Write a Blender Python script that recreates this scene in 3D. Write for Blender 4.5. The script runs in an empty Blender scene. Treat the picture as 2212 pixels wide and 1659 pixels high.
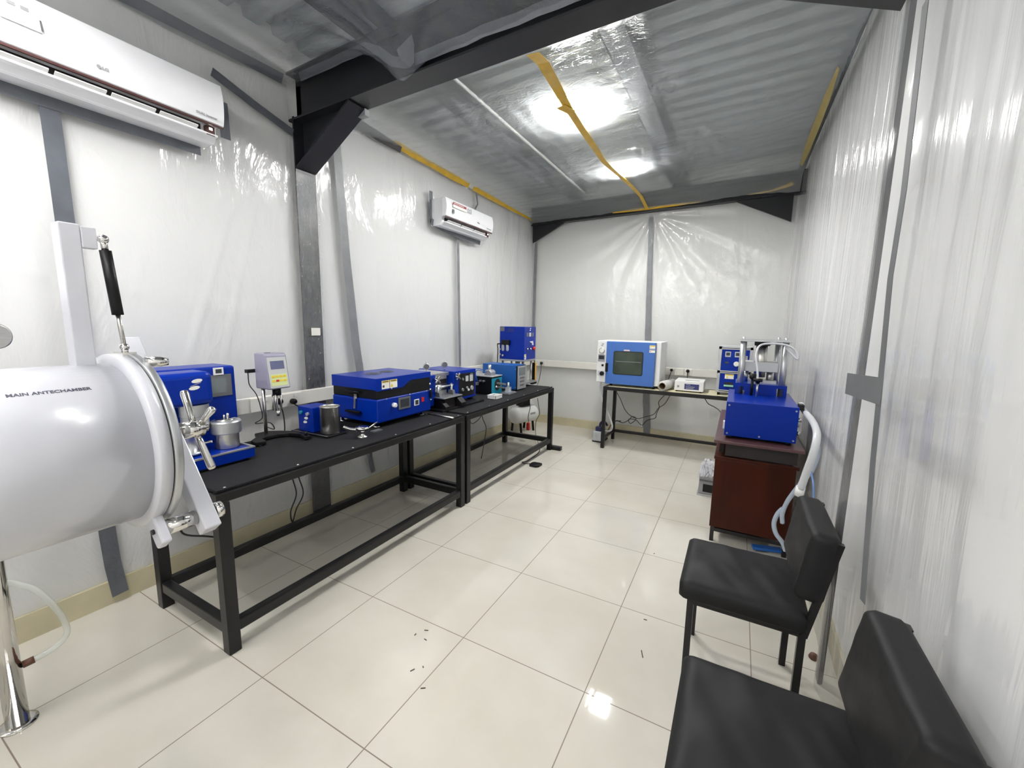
import bpy, bmesh, math, random
from mathutils import Vector, Matrix, noise
random.seed(7)
PI = math.pi
V = Vector
sc = bpy.context.scene
COL = sc.collection

# ------------------------------------------------------------------ camera, world, exposure
F_PX, PITCH, ROLL, YAW = 896.513, -0.142647, 0.0170862, 0.4965384
CAM = V((1.63462, -0.86830, 1.48005))
def _cam_axes():
    c, s = math.cos, math.sin
    f = V((0, c(PITCH), s(PITCH))); u = V((0, -s(PITCH), c(PITCH))); r = V((1, 0, 0))
    r, u = r*c(ROLL) + u*s(ROLL), u*c(ROLL) - r*s(ROLL)
    m = Matrix.Rotation(YAW, 3, 'Z')
    return m @ r, m @ u, m @ f
AX_R, AX_U, AX_F = _cam_axes()
cd = bpy.data.cameras.new('camera')
cd.sensor_fit = 'HORIZONTAL'; cd.sensor_width = 36.0; cd.lens = F_PX/2212*36.0
cd.clip_start = 0.02
cam = bpy.data.objects.new('camera', cd); COL.objects.link(cam)
m = Matrix((AX_R, AX_U, -AX_F)).transposed().to_4x4(); m.translation = CAM
cam.matrix_world = m
sc.camera = cam
world = bpy.data.worlds.new('world'); sc.world = world; world.use_nodes = True
world.node_tree.nodes['Background'].inputs[0].default_value = (0.75, 0.8, 0.9, 1)
world.node_tree.nodes['Background'].inputs[1].default_value = 0.02
sc.view_settings.view_transform = 'Standard'
sc.view_settings.look = 'None'
sc.view_settings.gamma = 1.0
sc.view_settings.use_curve_mapping = False
sc.view_settings.exposure = 0.97
LAMP_STRENGTH = 235.0          # the LED floodlights above the ceiling film
LAMP_ADDED = 30.0          # unseen battens added to light the near bay

# a pixel of the photograph as a ray, met with a plane of the room
def _ray(x, y): return AX_R*((x-1106)/F_PX) - AX_U*((y-829.5)/F_PX) + AX_F
def pz(x, y, z): d = _ray(x, y); return CAM + d*((z-CAM.z)/d.z)
def px(x, y, X): d = _ray(x, y); return CAM + d*((X-CAM.x)/d.x)
def py(x, y, Y): d = _ray(x, y); return CAM + d*((Y-CAM.y)/d.y)

# ------------------------------------------------------------------ materials
def lin(c): return c/12.92 if c <= 0.04045 else ((c+0.055)/1.055)**2.4
def rgb(r, g, b): return (lin(r/255), lin(g/255), lin(b/255), 1)
MATS = {}
def mat(name, col, rough=0.5, metal=0.0, spec=0.5, vary=0.06, scale=12.0, bump=0.0, bscale=60.0, coat=0.0, stretch=None, trans=0.0, alpha=1.0):
    if name in MATS: return MATS[name]
    m = bpy.data.materials.new(name); m.use_nodes = True
    nt = m.node_tree; N = nt.nodes; L = nt.links
    b = N['Principled BSDF']
    b.inputs['Roughness'].default_value = rough; b.inputs['Metallic'].default_value = metal
    b.inputs['Specular IOR Level'].default_value = spec
    b.inputs['Coat Weight'].default_value = coat; b.inputs['Coat Roughness'].default_value = 0.08
    b.inputs['Transmission Weight'].default_value = trans; b.inputs['Alpha'].default_value = alpha
    tc = N.new('ShaderNodeTexCoord'); mp = N.new('ShaderNodeMapping')
    L.new(tc.outputs['Object'], mp.inputs['Vector'])
    if stretch: mp.inputs['Scale'].default_value = stretch
    nz = N.new('ShaderNodeTexNoise'); nz.inputs['Scale'].default_value = scale; nz.inputs['Detail'].default_value = 4
    L.new(mp.outputs[0], nz.inputs['Vector'])
    rp = N.new('ShaderNodeValToRGB')
    rp.color_ramp.elements[0].position = 0.3; rp.color_ramp.elements[1].position = 0.7
    rp.color_ramp.elements[0].color = tuple(c*(1-vary) for c in col[:3]) + (1,)
    rp.color_ramp.elements[1].color = tuple(min(1, c*(1+vary)) for c in col[:3]) + (1,)
    L.new(nz.outputs['Fac'], rp.inputs['Fac']); L.new(rp.outputs['Color'], b.inputs['Base Color'])
    if bump:
        n2 = N.new('ShaderNodeTexNoise'); n2.inputs['Scale'].default_value = bscale; n2.inputs['Detail'].default_value = 3
        L.new(mp.outputs[0], n2.inputs['Vector'])
        bp = N.new('ShaderNodeBump'); bp.inputs['Strength'].default_value = bump; bp.inputs['Distance'].default_value = 0.01
        L.new(n2.outputs['Fac'], bp.inputs['Height']); L.new(bp.outputs[0], b.inputs['Normal'])
    MATS[name] = m
    return m

def emit(name, col, strength):
    m = bpy.data.materials.new(name); m.use_nodes = True; nt = m.node_tree; nt.nodes.clear()
    e = nt.nodes.new('ShaderNodeEmission'); e.inputs[0].default_value = col; e.inputs[1].default_value = strength
    o = nt.nodes.new('ShaderNodeOutputMaterial'); nt.links.new(e.outputs[0], o.inputs[0])
    return m

def film_mat(name, clear=0.6, milky=0.5, tint=(0.9, 0.92, 0.95, 1), rough=0.12, stretch=(1, 1, 1), scale=9.0, bump=0.5, gloss=1.0, crease=0.12, crscale=2.0, graze=0.6):
    # clear polythene: part see-through, part milky (diffuse + translucent), with a wrinkled shiny face
    m = bpy.data.materials.new(name); m.use_nodes = True; nt = m.node_tree; N = nt.nodes; L = nt.links; N.clear()
    out = N.new('ShaderNodeOutputMaterial')
    tc = N.new('ShaderNodeTexCoord'); mp = N.new('ShaderNodeMapping'); mp.inputs['Scale'].default_value = stretch
    L.new(tc.outputs['Object'], mp.inputs['Vector'])
    nz = N.new('ShaderNodeTexNoise'); nz.inputs['Scale'].default_value = scale; nz.inputs['Detail'].default_value = 5
    nz.inputs['Roughness'].default_value = 0.6; nz.inputs['Distortion'].default_value = 0.8
    L.new(mp.outputs[0], nz.inputs['Vector'])
    bp = N.new('ShaderNodeBump'); bp.inputs['Strength'].default_value = bump; bp.inputs['Distance'].default_value = 0.02
    def mth(op, a, b):
        q = N.new('ShaderNodeMath'); q.operation = op
        for i, x in enumerate((a, b)):
            if x is None: continue
            if hasattr(x, 'node'): L.new(x, q.inputs[i])
            else: q.inputs[i].default_value = x
        return q.outputs[0]
    n2 = N.new('ShaderNodeTexNoise'); n2.inputs['Scale'].default_value = scale*crscale; n2.inputs['Detail'].default_value = 3; n2.inputs['Distortion'].default_value = 0.5
    L.new(mp.outputs[0], n2.inputs['Vector'])
    ridge = mth('SUBTRACT', 1.0, mth('MULTIPLY', mth('ABSOLUTE', mth('SUBTRACT', n2.outputs['Fac'], 0.5), None), 5.0))
    ridge = mth('POWER', mth('MAXIMUM', ridge, 0.0), 3.0)
    L.new(mth('ADD', nz.outputs['Fac'], mth('MULTIPLY', ridge, crease)), bp.inputs['Height'])
    tr = N.new('ShaderNodeBsdfTransparent'); tr.inputs[0].default_value = (0.97, 0.975, 0.98, 1)
    df = N.new('ShaderNodeBsdfDiffuse'); df.inputs[0].default_value = tint; L.new(bp.outputs[0], df.inputs['Normal'])
    tl = N.new('ShaderNodeBsdfTranslucent'); tl.inputs[0].default_value = tint; L.new(bp.outputs[0], tl.inputs['Normal'])
    m1 = N.new('ShaderNodeMixShader'); m1.inputs[0].default_value = milky; L.new(df.outputs[0], m1.inputs[1]); L.new(tl.outputs[0], m1.inputs[2])
    m2 = N.new('ShaderNodeMixShader'); m2.inputs[0].default_value = clear; L.new(m1.outputs[0], m2.inputs[1]); L.new(tr.outputs[0], m2.inputs[2])
    gl = N.new('ShaderNodeBsdfGlossy'); gl.inputs['Roughness'].default_value = rough; L.new(bp.outputs[0], gl.inputs['Normal'])
    lw = N.new('ShaderNodeLayerWeight'); lw.inputs['Blend'].default_value = 0.5; L.new(bp.outputs[0], lw.inputs['Normal'])
    pw = N.new('ShaderNodeMath'); pw.operation = 'POWER'; pw.inputs[1].default_value = 4.0; L.new(lw.outputs['Facing'], pw.inputs[0])
    mu = N.new('ShaderNodeMath'); mu.operation = 'MULTIPLY_ADD'; mu.use_clamp = True; mu.inputs[1].default_value = graze; mu.inputs[2].default_value = 0.06*gloss; L.new(pw.outputs[0], mu.inputs[0])
    m3 = N.new('ShaderNodeMixShader'); L.new(mu.outputs[0], m3.inputs[0]); L.new(m2.outputs[0], m3.inputs[1]); L.new(gl.outputs[0], m3.inputs[2])
    L.new(m3.outputs[0], out.inputs[0])
    return m

def tile_mat():
    m = bpy.data.materials.new('polished_floor_tile'); m.use_nodes = True; nt = m.node_tree; N = nt.nodes; L = nt.links
    b = N['Principled BSDF']
    tc = N.new('ShaderNodeTexCoord'); sp = N.new('ShaderNodeSeparateXYZ'); L.new(tc.outputs['Object'], sp.inputs[0])
    def math_(op, a, bv=None):
        n = N.new('ShaderNodeMath'); n.operation = op
        if hasattr(a, 'node'): L.new(a, n.inputs[0])
        else: n.inputs[0].default_value = a
        if bv is not None:
            if hasattr(bv, 'node'): L.new(bv, n.inputs[1])
            else: n.inputs[1].default_value = bv
        return n.outputs[0]
    def line(s, off=0.0):   # distance to the nearest joint, 0.6 m tiles
        t = math_('DIVIDE', math_('ADD', s, off), 0.6); r = math_('ROUND', t); return math_('MULTIPLY', math_('ABSOLUTE', math_('SUBTRACT', t, r)), 0.6)
    d = math_('MINIMUM', line(sp.outputs[0]), line(sp.outputs[1]))
    j = math_('LESS_THAN', d, 0.0021)
    nz = N.new('ShaderNodeTexNoise'); nz.inputs['Scale'].default_value = 2.2; nz.inputs['Detail'].default_value = 5; L.new(tc.outputs['Object'], nz.inputs['Vector'])
    rp = N.new('ShaderNodeValToRGB'); rp.color_ramp.elements[0].color = rgb(197, 192, 179); rp.color_ramp.elements[1].color = rgb(209, 205, 194)
    rp.color_ramp.elements[0].position = .3; rp.color_ramp.elements[1].position = .7
    L.new(nz.outputs['Fac'], rp.inputs[0])
    mx = N.new('ShaderNodeMix'); mx.data_type = 'RGBA'; L.new(j, mx.inputs[0]); L.new(rp.outputs[0], mx.inputs[6]); mx.inputs[7].default_value = rgb(128, 116, 103)
    L.new(mx.outputs[2], b.inputs['Base Color'])
    b.inputs['Roughness'].default_value = 0.07; b.inputs['Specular IOR Level'].default_value = 0.55
    rr = math_('ADD', math_('MULTIPLY', j, 0.5), math_('MULTIPLY', nz.outputs['Fac'], 0.07)); L.new(rr, b.inputs['Roughness'])
    return m

M_floor = tile_mat()
M_wall = mat('white_sandwich_panel', rgb(236, 236, 234), 0.45, vary=0.02, scale=3)
M_skirt = mat('beige_skirting', rgb(196, 188, 158), 0.3, vary=0.10, scale=5)
M_roof = mat('galvanised_roof_sheet', rgb(176, 182, 184), 0.45, 0.3, vary=0.12, scale=6, stretch=(1, 4, 1))
M_steel = mat('black_painted_steel', rgb(27, 28, 33), 0.42, vary=0.15, scale=7)
M_purlin = mat('grey_primed_steel', rgb(52, 57, 66), 0.5, vary=0.12)
M_tape = mat('grey_duct_tape', rgb(122, 124, 128), 0.35, vary=0.10, scale=9, bump=0.3, bscale=25)
M_tape_d = mat('dark_duct_tape', rgb(92, 96, 102), 0.3, vary=0.15, scale=9, bump=0.3, bscale=25)
M_tape_r = mat('matt_grey_tape', rgb(100, 102, 104), 0.6, vary=0.08, scale=9, spec=0.2)
M_ytape = mat('yellow_tape', rgb(206, 165, 30), 0.35, vary=0.12, scale=9)
M_black = mat('black_plastic', rgb(15, 15, 17), 0.42, spec=0.3, vary=0.1)
M_rubber = mat('black_rubber_mat', rgb(28, 28, 30), 0.72, spec=0.25, vary=0.1, scale=20, bump=0.12, bscale=150)
M_bench = mat('black_bench_enamel', rgb(24, 24, 25), 0.3, spec=0.35, vary=0.12, scale=15)
M_blue = mat('royal_blue_enamel', rgb(0, 40, 142), 0.3, spec=0.22, vary=0.04)
M_ovenblue = mat('oven_blue_enamel', rgb(62, 106, 178), 0.4, vary=0.03)
M_steelblue = mat('controller_blue_enamel', rgb(20, 84, 160), 0.4, vary=0.05)
M_teal = mat('teal_enamel', rgb(14, 128, 156), 0.35, vary=0.05)
M_ss = mat('brushed_steel', rgb(206, 204, 198), 0.3, 1.0, vary=0.07, scale=30, stretch=(1, 1, 12))
M_chrome = mat('chrome', rgb(222, 220, 216), 0.10, 1.0, vary=0.03)
M_alu = mat('satin_aluminium', rgb(190, 192, 194), 0.38, 0.85, vary=0.05)
M_white = mat('white_plastic', rgb(228, 228, 226), 0.35, vary=0.02)
M_acwhite = mat('gloss_white_plastic', rgb(232, 233, 236), 0.22, vary=0.015)
M_powder = mat('white_powder_coat', rgb(198, 199, 205), 0.26, vary=0.02, coat=0.2)
M_greyp = mat('grey_plastic', rgb(150, 150, 152), 0.45, vary=0.04)
M_lilac = mat('lilac_grey_plastic', rgb(142, 140, 158), 0.35, vary=0.03)
M_panelgrey = mat('pale_grey_panel', rgb(186, 188, 188), 0.4, vary=0.03)
M_screen = mat('dark_screen', rgb(52, 58, 64), 0.18, vary=0.06)
M_lcd = mat('lcd_grey', rgb(112, 120, 122), 0.22, vary=0.05)
M_lcdblue = mat('lcd_blue_grey', rgb(92, 96, 128), 0.2, vary=0.05)
M_bezel = mat('grey_bezel', rgb(96, 98, 100), 0.4, vary=0.04)
M_red = mat('red_plastic', rgb(196, 36, 34), 0.35, vary=0.06)
M_yellow = mat('yellow_sticker', rgb(222, 192, 40), 0.45, vary=0.04)
M_lime = mat('pale_lime_panel', rgb(202, 212, 150), 0.45, vary=0.03)
M_stick = mat('white_sticker', rgb(232, 231, 222), 0.45, vary=0.02)
M_ink = mat('dark_ink', rgb(48, 46, 66), 0.5, vary=0.05)
M_navy = mat('navy_label', rgb(40, 48, 108), 0.45, vary=0.04)
M_wood = mat('varnished_red_brown_wood', rgb(56, 18, 5), 0.3, spec=0.2, vary=0.35, scale=3.0, stretch=(3, 3, 0.7))
M_woodedge = mat('plum_brown_laminate', rgb(84, 56, 57), 0.35, vary=0.1)
M_fabric = mat('black_vinyl', rgb(30, 30, 31), 0.55, spec=0.2, vary=0.10, scale=6, bump=0.35, bscale=7)
M_brown = mat('brown_cap', rgb(96, 62, 46), 0.5, vary=0.1)
M_card = mat('cardboard_core', rgb(120, 98, 66), 0.7, vary=0.1)
M_pumpgrey = mat('cast_aluminium', rgb(176, 180, 182), 0.45, 0.2, vary=0.08)
M_pumpblue = mat('deep_blue_plastic', rgb(34, 36, 82), 0.4, vary=0.08)
M_tank = mat('white_tank_paint', rgb(222, 224, 220), 0.3, vary=0.03)
M_hose = mat('white_hose', rgb(206, 208, 212), 0.35, vary=0.04)
M_bhose = mat('blue_grey_hose', rgb(168, 180, 196), 0.35, vary=0.05)
M_cable = mat('black_cable', rgb(20, 20, 21), 0.45, vary=0.1)
M_orange = mat('light_curtain_yellow', rgb(226, 170, 40), 0.4, vary=0.05)
M_board = mat('pale_board', rgb(214, 206, 172), 0.5, vary=0.05)
M_green = mat('pale_green_strip', rgb(150, 206, 170), 0.4, vary=0.05)
M_dirt = mat('dirt', rgb(74, 64, 54), 0.8, vary=0.2)
M_socket = mat('cream_socket_plastic', rgb(222, 220, 212), 0.35, vary=0.02)
M_slot = mat('dark_recess', rgb(30, 24, 24), 0.6, vary=0.1)
M_maroon = mat('maroon_strip', rgb(78, 48, 46), 0.4, vary=0.1)
M_ovenglass = mat('oven_glass', rgb(58, 68, 58), 0.10, vary=0.3, scale=5)
M_tube = mat('clear_tube', rgb(225, 230, 225), 0.12, spec=0.6, vary=0.02, alpha=0.38)
M_acrylic = mat('clear_acrylic', rgb(220, 226, 226), 0.1, spec=0.6, vary=0.02, alpha=0.35)
M_crumple = mat('crumpled_clear_bag', rgb(214, 216, 220), 0.15, spec=0.7, vary=0.1, bump=0.9, bscale=30, alpha=0.6)
M_led = emit('led_face', (1.0, 0.985, 0.96, 1), LAMP_STRENGTH)
M_ledadded = emit('added_batten_diffuser', (1.0, 0.985, 0.97, 1), LAMP_ADDED)
M_display = emit('lit_display', (1.0, 0.92, 0.8, 1), 3.0)
M_film_ceil = film_mat('ceiling_film', clear=0.6, milky=0.6, tint=(0.78, 0.82, 0.84, 1), rough=0.14, stretch=(0.6, 1.0, 1), scale=7, bump=0.5, gloss=0.4, graze=0.25)
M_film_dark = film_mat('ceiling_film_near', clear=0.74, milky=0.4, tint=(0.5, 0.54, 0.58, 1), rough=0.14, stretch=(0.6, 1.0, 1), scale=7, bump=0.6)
M_film_left = film_mat('wall_film', clear=0.62, milky=0.15, tint=(0.84, 0.84, 0.84, 1), rough=0.13, stretch=(1, 1.3, 0.6), scale=3.0, bump=0.9, gloss=1.1, crease=0.10, crscale=1.3)
M_film_back = film_mat('back_wall_film', clear=0.66, milky=0.15, tint=(0.84, 0.84, 0.82, 1), rough=0.13, stretch=(1.4, 1, 0.6), scale=3.0, bump=0.7, gloss=1.1, crease=0.10, crscale=1.3)
M_film_right = film_mat('right_wall_film', clear=0.85, milky=0.15, tint=(0.84, 0.84, 0.86, 1), rough=0.09, stretch=(1, 4.0, 0.22), scale=3.0, bump=0.8, gloss=1.5, crease=0.03, crscale=1.3)
M_film_right2 = film_mat('right_wall_near_film', clear=0.85, milky=0.15, tint=(0.84, 0.84, 0.86, 1), rough=0.09, stretch=(1, 2.4, 0.16), scale=2.0, bump=0.5, gloss=1.1, crease=0.02, crscale=1.2)
M_film_wrap = film_mat('column_wrap_film', clear=0.9, milky=0.1, tint=(0.5, 0.52, 0.56, 1), rough=0.08, stretch=(1, 3, 1), scale=8, bump=0.9, gloss=2.2)

# ------------------------------------------------------------------ mesh helpers
class MB:
    """collects shapes (world or local coordinates) and links them as ONE mesh object"""
    def __init__(s): s.bm = bmesh.new()
    def _add(s, verts, faces, smooth=False):
        vs = [s.bm.verts.new(v) for v in verts]
        for f in faces:
            try:
                fc = s.bm.faces.new([vs[i] for i in f]); fc.smooth = smooth
            except ValueError: pass
        return s
    def box(s, a, b, M=None):
        x0, y0, z0 = a; x1, y1, z1 = b
        p = [V((x, y, z)) for x in (min(x0, x1), max(x0, x1)) for y in (min(y0, y1), max(y0, y1)) for z in (min(z0, z1), max(z0, z1))]
        if M is not None: p = [M @ v for v in p]
        return s._add(p, [(0, 1, 3, 2), (4, 6, 7, 5), (0, 4, 5, 1), (2, 3, 7, 6), (0, 2, 6, 4), (1, 5, 7, 3)])
    def bar(s, p0, p1, w, h, up=(0, 0, 1)):
        p0, p1 = V(p0), V(p1); d = (p1-p0).normalized(); u = V(up)
        if abs(d.dot(u)) > 0.98: u = V((0, 1, 0))
        r = d.cross(u).normalized(); u = r.cross(d).normalized()
        pts = []
        for q in (p0, p1):
            for a, b in ((-1, -1), (1, -1), (1, 1), (-1, 1)): pts.append(q + r*(a*w/2) + u*(b*h/2))
        return s._add(pts, [(0, 3, 2, 1), (4, 5, 6, 7), (0, 1, 5, 4), (1, 2, 6, 5), (2, 3, 7, 6), (3, 0, 4, 7)])
    def lathe(s, prof, o, ax=(0, 0, 1), n=32, cap=True, smooth=True):
        """prof: (radius, height) along ax from o"""
        o = V(o); a = V(ax).normalized(); t = V((1, 0, 0)) if abs(a.x) < 0.9 else V((0, 1, 0))
        e1 = a.cross(t).normalized(); e2 = a.cross(e1).normalized()
        rings = []
        for r, h in prof:
            rings.append([s.bm.verts.new(o + a*h + (e1*math.cos(2*PI*k/n) + e2*math.sin(2*PI*k/n))*max(r, 1e-5)) for k in range(n)])
        for i in range(len(rings)-1):
            sm = smooth
            for k in range(n):
                f = s.bm.faces.new((rings[i][k], rings[i][(k+1) % n], rings[i+1][(k+1) % n], rings[i+1][k])); f.smooth = sm
        if cap:
            s.bm.faces.new(list(reversed(rings[0]))); s.bm.faces.new(rings[-1])
        return s
    def cyl(s, p0, p1, r, r1=None, n=24):
        p0, p1 = V(p0), V(p1)
        return s.lathe([(r, 0), (r if r1 is None else r1, (p1-p0).length)], p0, p1-p0, n)
    def ball(s, c, r, sx=1, sy=1, sz=1, n=16):
        c = V(c); rings = []
        prof = [(math.sin(PI*k/n), -math.cos(PI*k/n)) for k in range(n+1)]
        for rr, h in prof:
            rings.append([s.bm.verts.new(c + V((max(rr, 1e-4)*math.cos(2*PI*j/n)*r*sx, max(rr, 1e-4)*math.sin(2*PI*j/n)*r*sy, h*r*sz))) for j in range(n)])
        for i in range(n):
            for j in range(n):
                f = s.bm.faces.new((rings[i][j], rings[i][(j+1) % n], rings[i+1][(j+1) % n], rings[i+1][j])); f.smooth = True
        return s
    def prism(s, poly, o, u, v, w):
        """polygon in the (u,v) frame at o, extruded by vector w"""
        o, u, v, w = V(o), V(u), V(v), V(w); n = len(poly)
        p = [o + u*a + v*b for a, b in poly]; p += [q + w for q in p]
        return s._add(p, [tuple(range(n-1, -1, -1)), tuple(range(n, 2*n))] + [(i, (i+1) % n, n+(i+1) % n, n+i) for i in range(n)])
    def tube(s, pts, r, n=10, smooth_path=True, closed_caps=True):
        pts = [V(p) for p in pts]
        if smooth_path and len(pts) > 2:
            q = []
            P = [pts[0]*2-pts[1]] + pts + [pts[-1]*2-pts[-2]]
            for i in range(1, len(P)-2):
                for k in range(8):
                    t = k/8; a, b, c, d = P[i-1:i+3]
                    q.append(0.5*((2*b) + (c-a)*t + (2*a-5*b+4*c-d)*t*t + (3*b-a-3*c+d)*t**3))
            q.append(pts[-1]); pts = q
        rings = []; prev = None
        for i, p in enumerate(pts):
            d = (pts[min(i+1, len(pts)-1)] - pts[max(i-1, 0)])
            if d.length < 1e-7: d = V((0, 0, 1))
            d.normalize()
            if prev is None:
                t = V((0, 0, 1)) if abs(d.z) < 0.9 else V((1, 0, 0)); e = d.cross(t).normalized()
            else:
                e = prev - d*prev.dot(d)
                if e.length < 1e-6: e = d.cross(V((0, 0, 1)))
                e.normalize()
            prev = e; g = d.cross(e)
            rings.append([s.bm.verts.new(p + (e*math.cos(2*PI*k/n) + g*math.sin(2*PI*k/n))*r) for k in range(n)])
        for i in range(len(rings)-1):
            for k in range(n):
                f = s.bm.faces.new((rings[i][k], rings[i][(k+1) % n], rings[i+1][(k+1) % n], rings[i+1][k])); f.smooth = True
        if closed_caps:
            s.bm.faces.new(list(reversed(rings[0]))); s.bm.faces.new(rings[-1])
        return s
    def grid(s, fn, nu, nv, smooth=True):
        vs = [[s.bm.verts.new(fn(i/nu, j/nv)) for j in range(nv+1)] for i in range(nu+1)]
        for i in range(nu):
            for j in range(nv):
                f = s.bm.faces.new((vs[i][j], vs[i+1][j], vs[i+1][j+1], vs[i][j+1])); f.smooth = smooth
        return s
    def build(s, name, material, parent=None, bevel=0.0, seg=2, solid=0.0):
        bmesh.ops.recalc_face_normals(s.bm, faces=s.bm.faces)
        if bevel:
            ed = [e for e in s.bm.edges if len(e.link_faces) == 2 and e.calc_face_angle(0) > 0.6]
            bmesh.ops.bevel(s.bm, geom=ed, offset=bevel, segments=seg, affect='EDGES', profile=0.5, clamp_overlap=True)
        me = bpy.data.meshes.new(name)
        if parent is not None:
            off = V((0, 0, 0)); q = parent
            while q is not None: off += q.location; q = q.parent
            bmesh.ops.translate(s.bm, verts=s.bm.verts, vec=-off)
        s.bm.to_mesh(me); s.bm.free()
        me.materials.append(material)
        o = bpy.data.objects.new(name, me); COL.objects.link(o)
        if parent is not None: o.parent = parent
        if solid:
            md = o.modifiers.new('solid', 'SOLIDIFY'); md.thickness = solid; md.offset = 0
        return o

def thing(name, label, cat, loc=(0, 0, 0), group=None):
    o = bpy.data.objects.new(name, None); COL.objects.link(o); o.location = loc; o.empty_display_size = 0.05
    o['label'] = label; o['category'] = cat
    if group: o['group'] = group
    return o
def tag(o, label, cat, group=None):
    o['label'] = label; o['category'] = cat
    if group: o['group'] = group
    return o
def struct(o, label=None):
    o['kind'] = 'structure'
    if label: o['label'] = label
    return o
def box(name, a, b, m, parent=None, bevel=0.0, M=None): return MB().box(a, b, M).build(name, m, parent, bevel)
def text(name, body, size, o, u, v, m, parent, wrap=None, extrude=0.0004, wide=1.0):
    cu = bpy.data.curves.new('lettering', 'FONT'); cu.body = body; cu.size = size; cu.extrude = extrude/size*size; cu.offset = size*0.022
    t = bpy.data.objects.new('lettering', cu); COL.objects.link(t)
    me = t.to_mesh(); o, u, v = V(o), V(u).normalized(), V(v).normalized(); w = u.cross(v)
    pts = [p.co.copy() for p in me.vertices]; faces = [tuple(f.vertices) for f in me.polygons]
    t.to_mesh_clear(); bpy.data.objects.remove(t)
    if wrap: q = [wrap(p.x*wide, p.y, p.z) for p in pts]
    else: q = [o + u*(p.x*wide) + v*p.y + w*p.z for p in pts]
    return MB()._add(q, faces).build(name, m, parent)
def nz(x, y, z=0.0): return noise.noise(V((x, y, z)))

# ------------------------------------------------------------------ the setting
XL, XR, YB, YR, ZT = -1.155, 2.135, 4.88, -3.3, 3.62
struct(box('floor', (XL-.1, YR-.1, -0.05), (XR+.1, YB+.1, 0), M_floor))
struct(box('wall_left', (XL-.1, YR, 0), (XL, YB, ZT), M_wall))
struct(box('wall_right', (XR, YR, 0), (XR+.1, YB, ZT), M_wall))
struct(box('wall_back', (XL-.1, YB, 0), (XR+.1, YB+.1, ZT), M_wall))
struct(box('wall_rear', (XL-.1, YR-.1, 0), (XR+.1, YR, ZT), M_wall))
def zroof(x): return 3.33 + 0.03*x
def roof():
    mb = MB(); p = 0.18; prof = []
    y = YR
    while y < YB+.05:
        for dy, dz in ((0, 0), (.045, 0), (.055, .05), (.125, .05), (.135, 0)): prof.append((y+dy, dz))
        y += p
    x0, x1 = XL-.1, XR+.1
    vs = [V((x, yy, zroof(x)+dz)) for x in (x0, x1) for yy, dz in prof]; n = len(prof)
    vt = [v + V((0, 0, .01)) for v in vs]
    mb._add(vs, [(i, i+1, n+i+1, n+i) for i in range(n-1)])
    return mb.build('ceiling', M_roof, solid=0.004)
struct(roof())
struct(box('baseboard_left', (XL, YR, 0), (XL+.03, YB, .125), M_skirt))
struct(box('baseboard_back', (XL+.031, YB-.045, 0), (XR-.013, YB, .115), M_skirt))
struct(box('baseboard_right', (XR-.012, YR, 0), (XR, YB, .115), M_skirt))

# floodlights above the ceiling film, tilted on their brackets
def floodlight(x, y, z, label, m, tilt=0.16, grp='LED floodlights over the ceiling film'):
    t = thing('floodlight', label, 'floodlight', (x, y, z), grp)
    T = Matrix.Translation((x, y, z)) @ Matrix.Rotation(-tilt, 4, 'X')
    MB().box((-.14, -.125, 0), (.14, .125, .03), T).box((-.1, -.08, .03), (.1, .08, .045), T).build('housing', M_white, t, .004)
    MB().box((-.125, -.11, -.006), (.125, .11, -.001), T).build('led_panel', m, t)
    MB().bar((x-.15, y, z+.015), (x-.15, y, z+.17), .02, .004).bar((x+.15, y, z+.015), (x+.15, y, z+.17), .02, .004).bar((x-.15, y, z+.17), (x+.15, y, z+.17), .02, .004).build('bracket', M_white, t)
    MB().cyl((x, y, z+.17), (x, y, zroof(x)-.004), .006).build('hanger', M_white, t)
    return t
floodlight(.46, 2.22, 3.06, 'bright white floodlight above the ceiling film, nearer of the two, half behind yellow tape', M_led)
floodlight(.50, 3.56, 3.045, 'bright white floodlight above the ceiling film, near the back wall', M_led)
def batten(x, y, label, hl=.62):  # out-of-view battens, added to brighten and even out the near bay
    t = thing('added_batten', label, 'added light', (x, y, 2.82), 'added batten lights in the near bay')
    MB().box((x-hl, y-.07, 2.80), (x+hl, y+.07, 2.83)).build('housing', M_white, t, .004)
    MB().box((x-hl+.02, y-.06, 2.785), (x+hl-.02, y+.06, 2.799)).build('diffuser', M_ledadded, t, .004)
    for d in (-hl*.7, hl*.7): MB().cyl((x+d, y, 2.83), (x+d, y, zroof(x+d)-.004), .005).build('hanger', M_white, t)
batten(-.34, -.80, 'added unseen batten light under the near ceiling film, over the antechamber', .36)
batten(-.34, -.46, 'added unseen batten light under the near ceiling film, beside the large air conditioner', .36)
batten(.85, -1.15, 'added unseen batten light under the near ceiling film, above the viewer', .58)
batten(-.42, -2.4, 'added unseen batten light under the near ceiling film, over the glovebox cabinet')
batten(1.0, -2.4, 'added unseen batten light under the near ceiling film, behind the viewer')

# roof purlins, conduit
def purlin(x, label):
    z = zroof(x) - .012
    mb = MB().box((x-.08, YR, z-.16), (x+.08, YB, z-.152)).box((x-.08, YR, z-.16), (x-.072, YB, z-.004)).box((x-.08, YR, z-.012), (x+.08, YB, z-.004)).box((x+.072, YR, z-.16), (x+.08, YB, z-.13))
    return tag(mb.build('roof_purlin', M_purlin), label, 'purlin', 'purlins under the roof sheet')
purlin(.84, 'dark roof purlin seen through the film right of the floodlights')
purlin(-.44, 'dark roof purlin seen faintly through the film left of the floodlights')
tag(MB().tube([(-.2, 1.3, 3.12), (-.205, 3, 3.12), (-.21, 4.4, 3.12)], .012).build('conduit', M_white), 'thin white conduit running behind the ceiling film', 'conduit')

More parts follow.
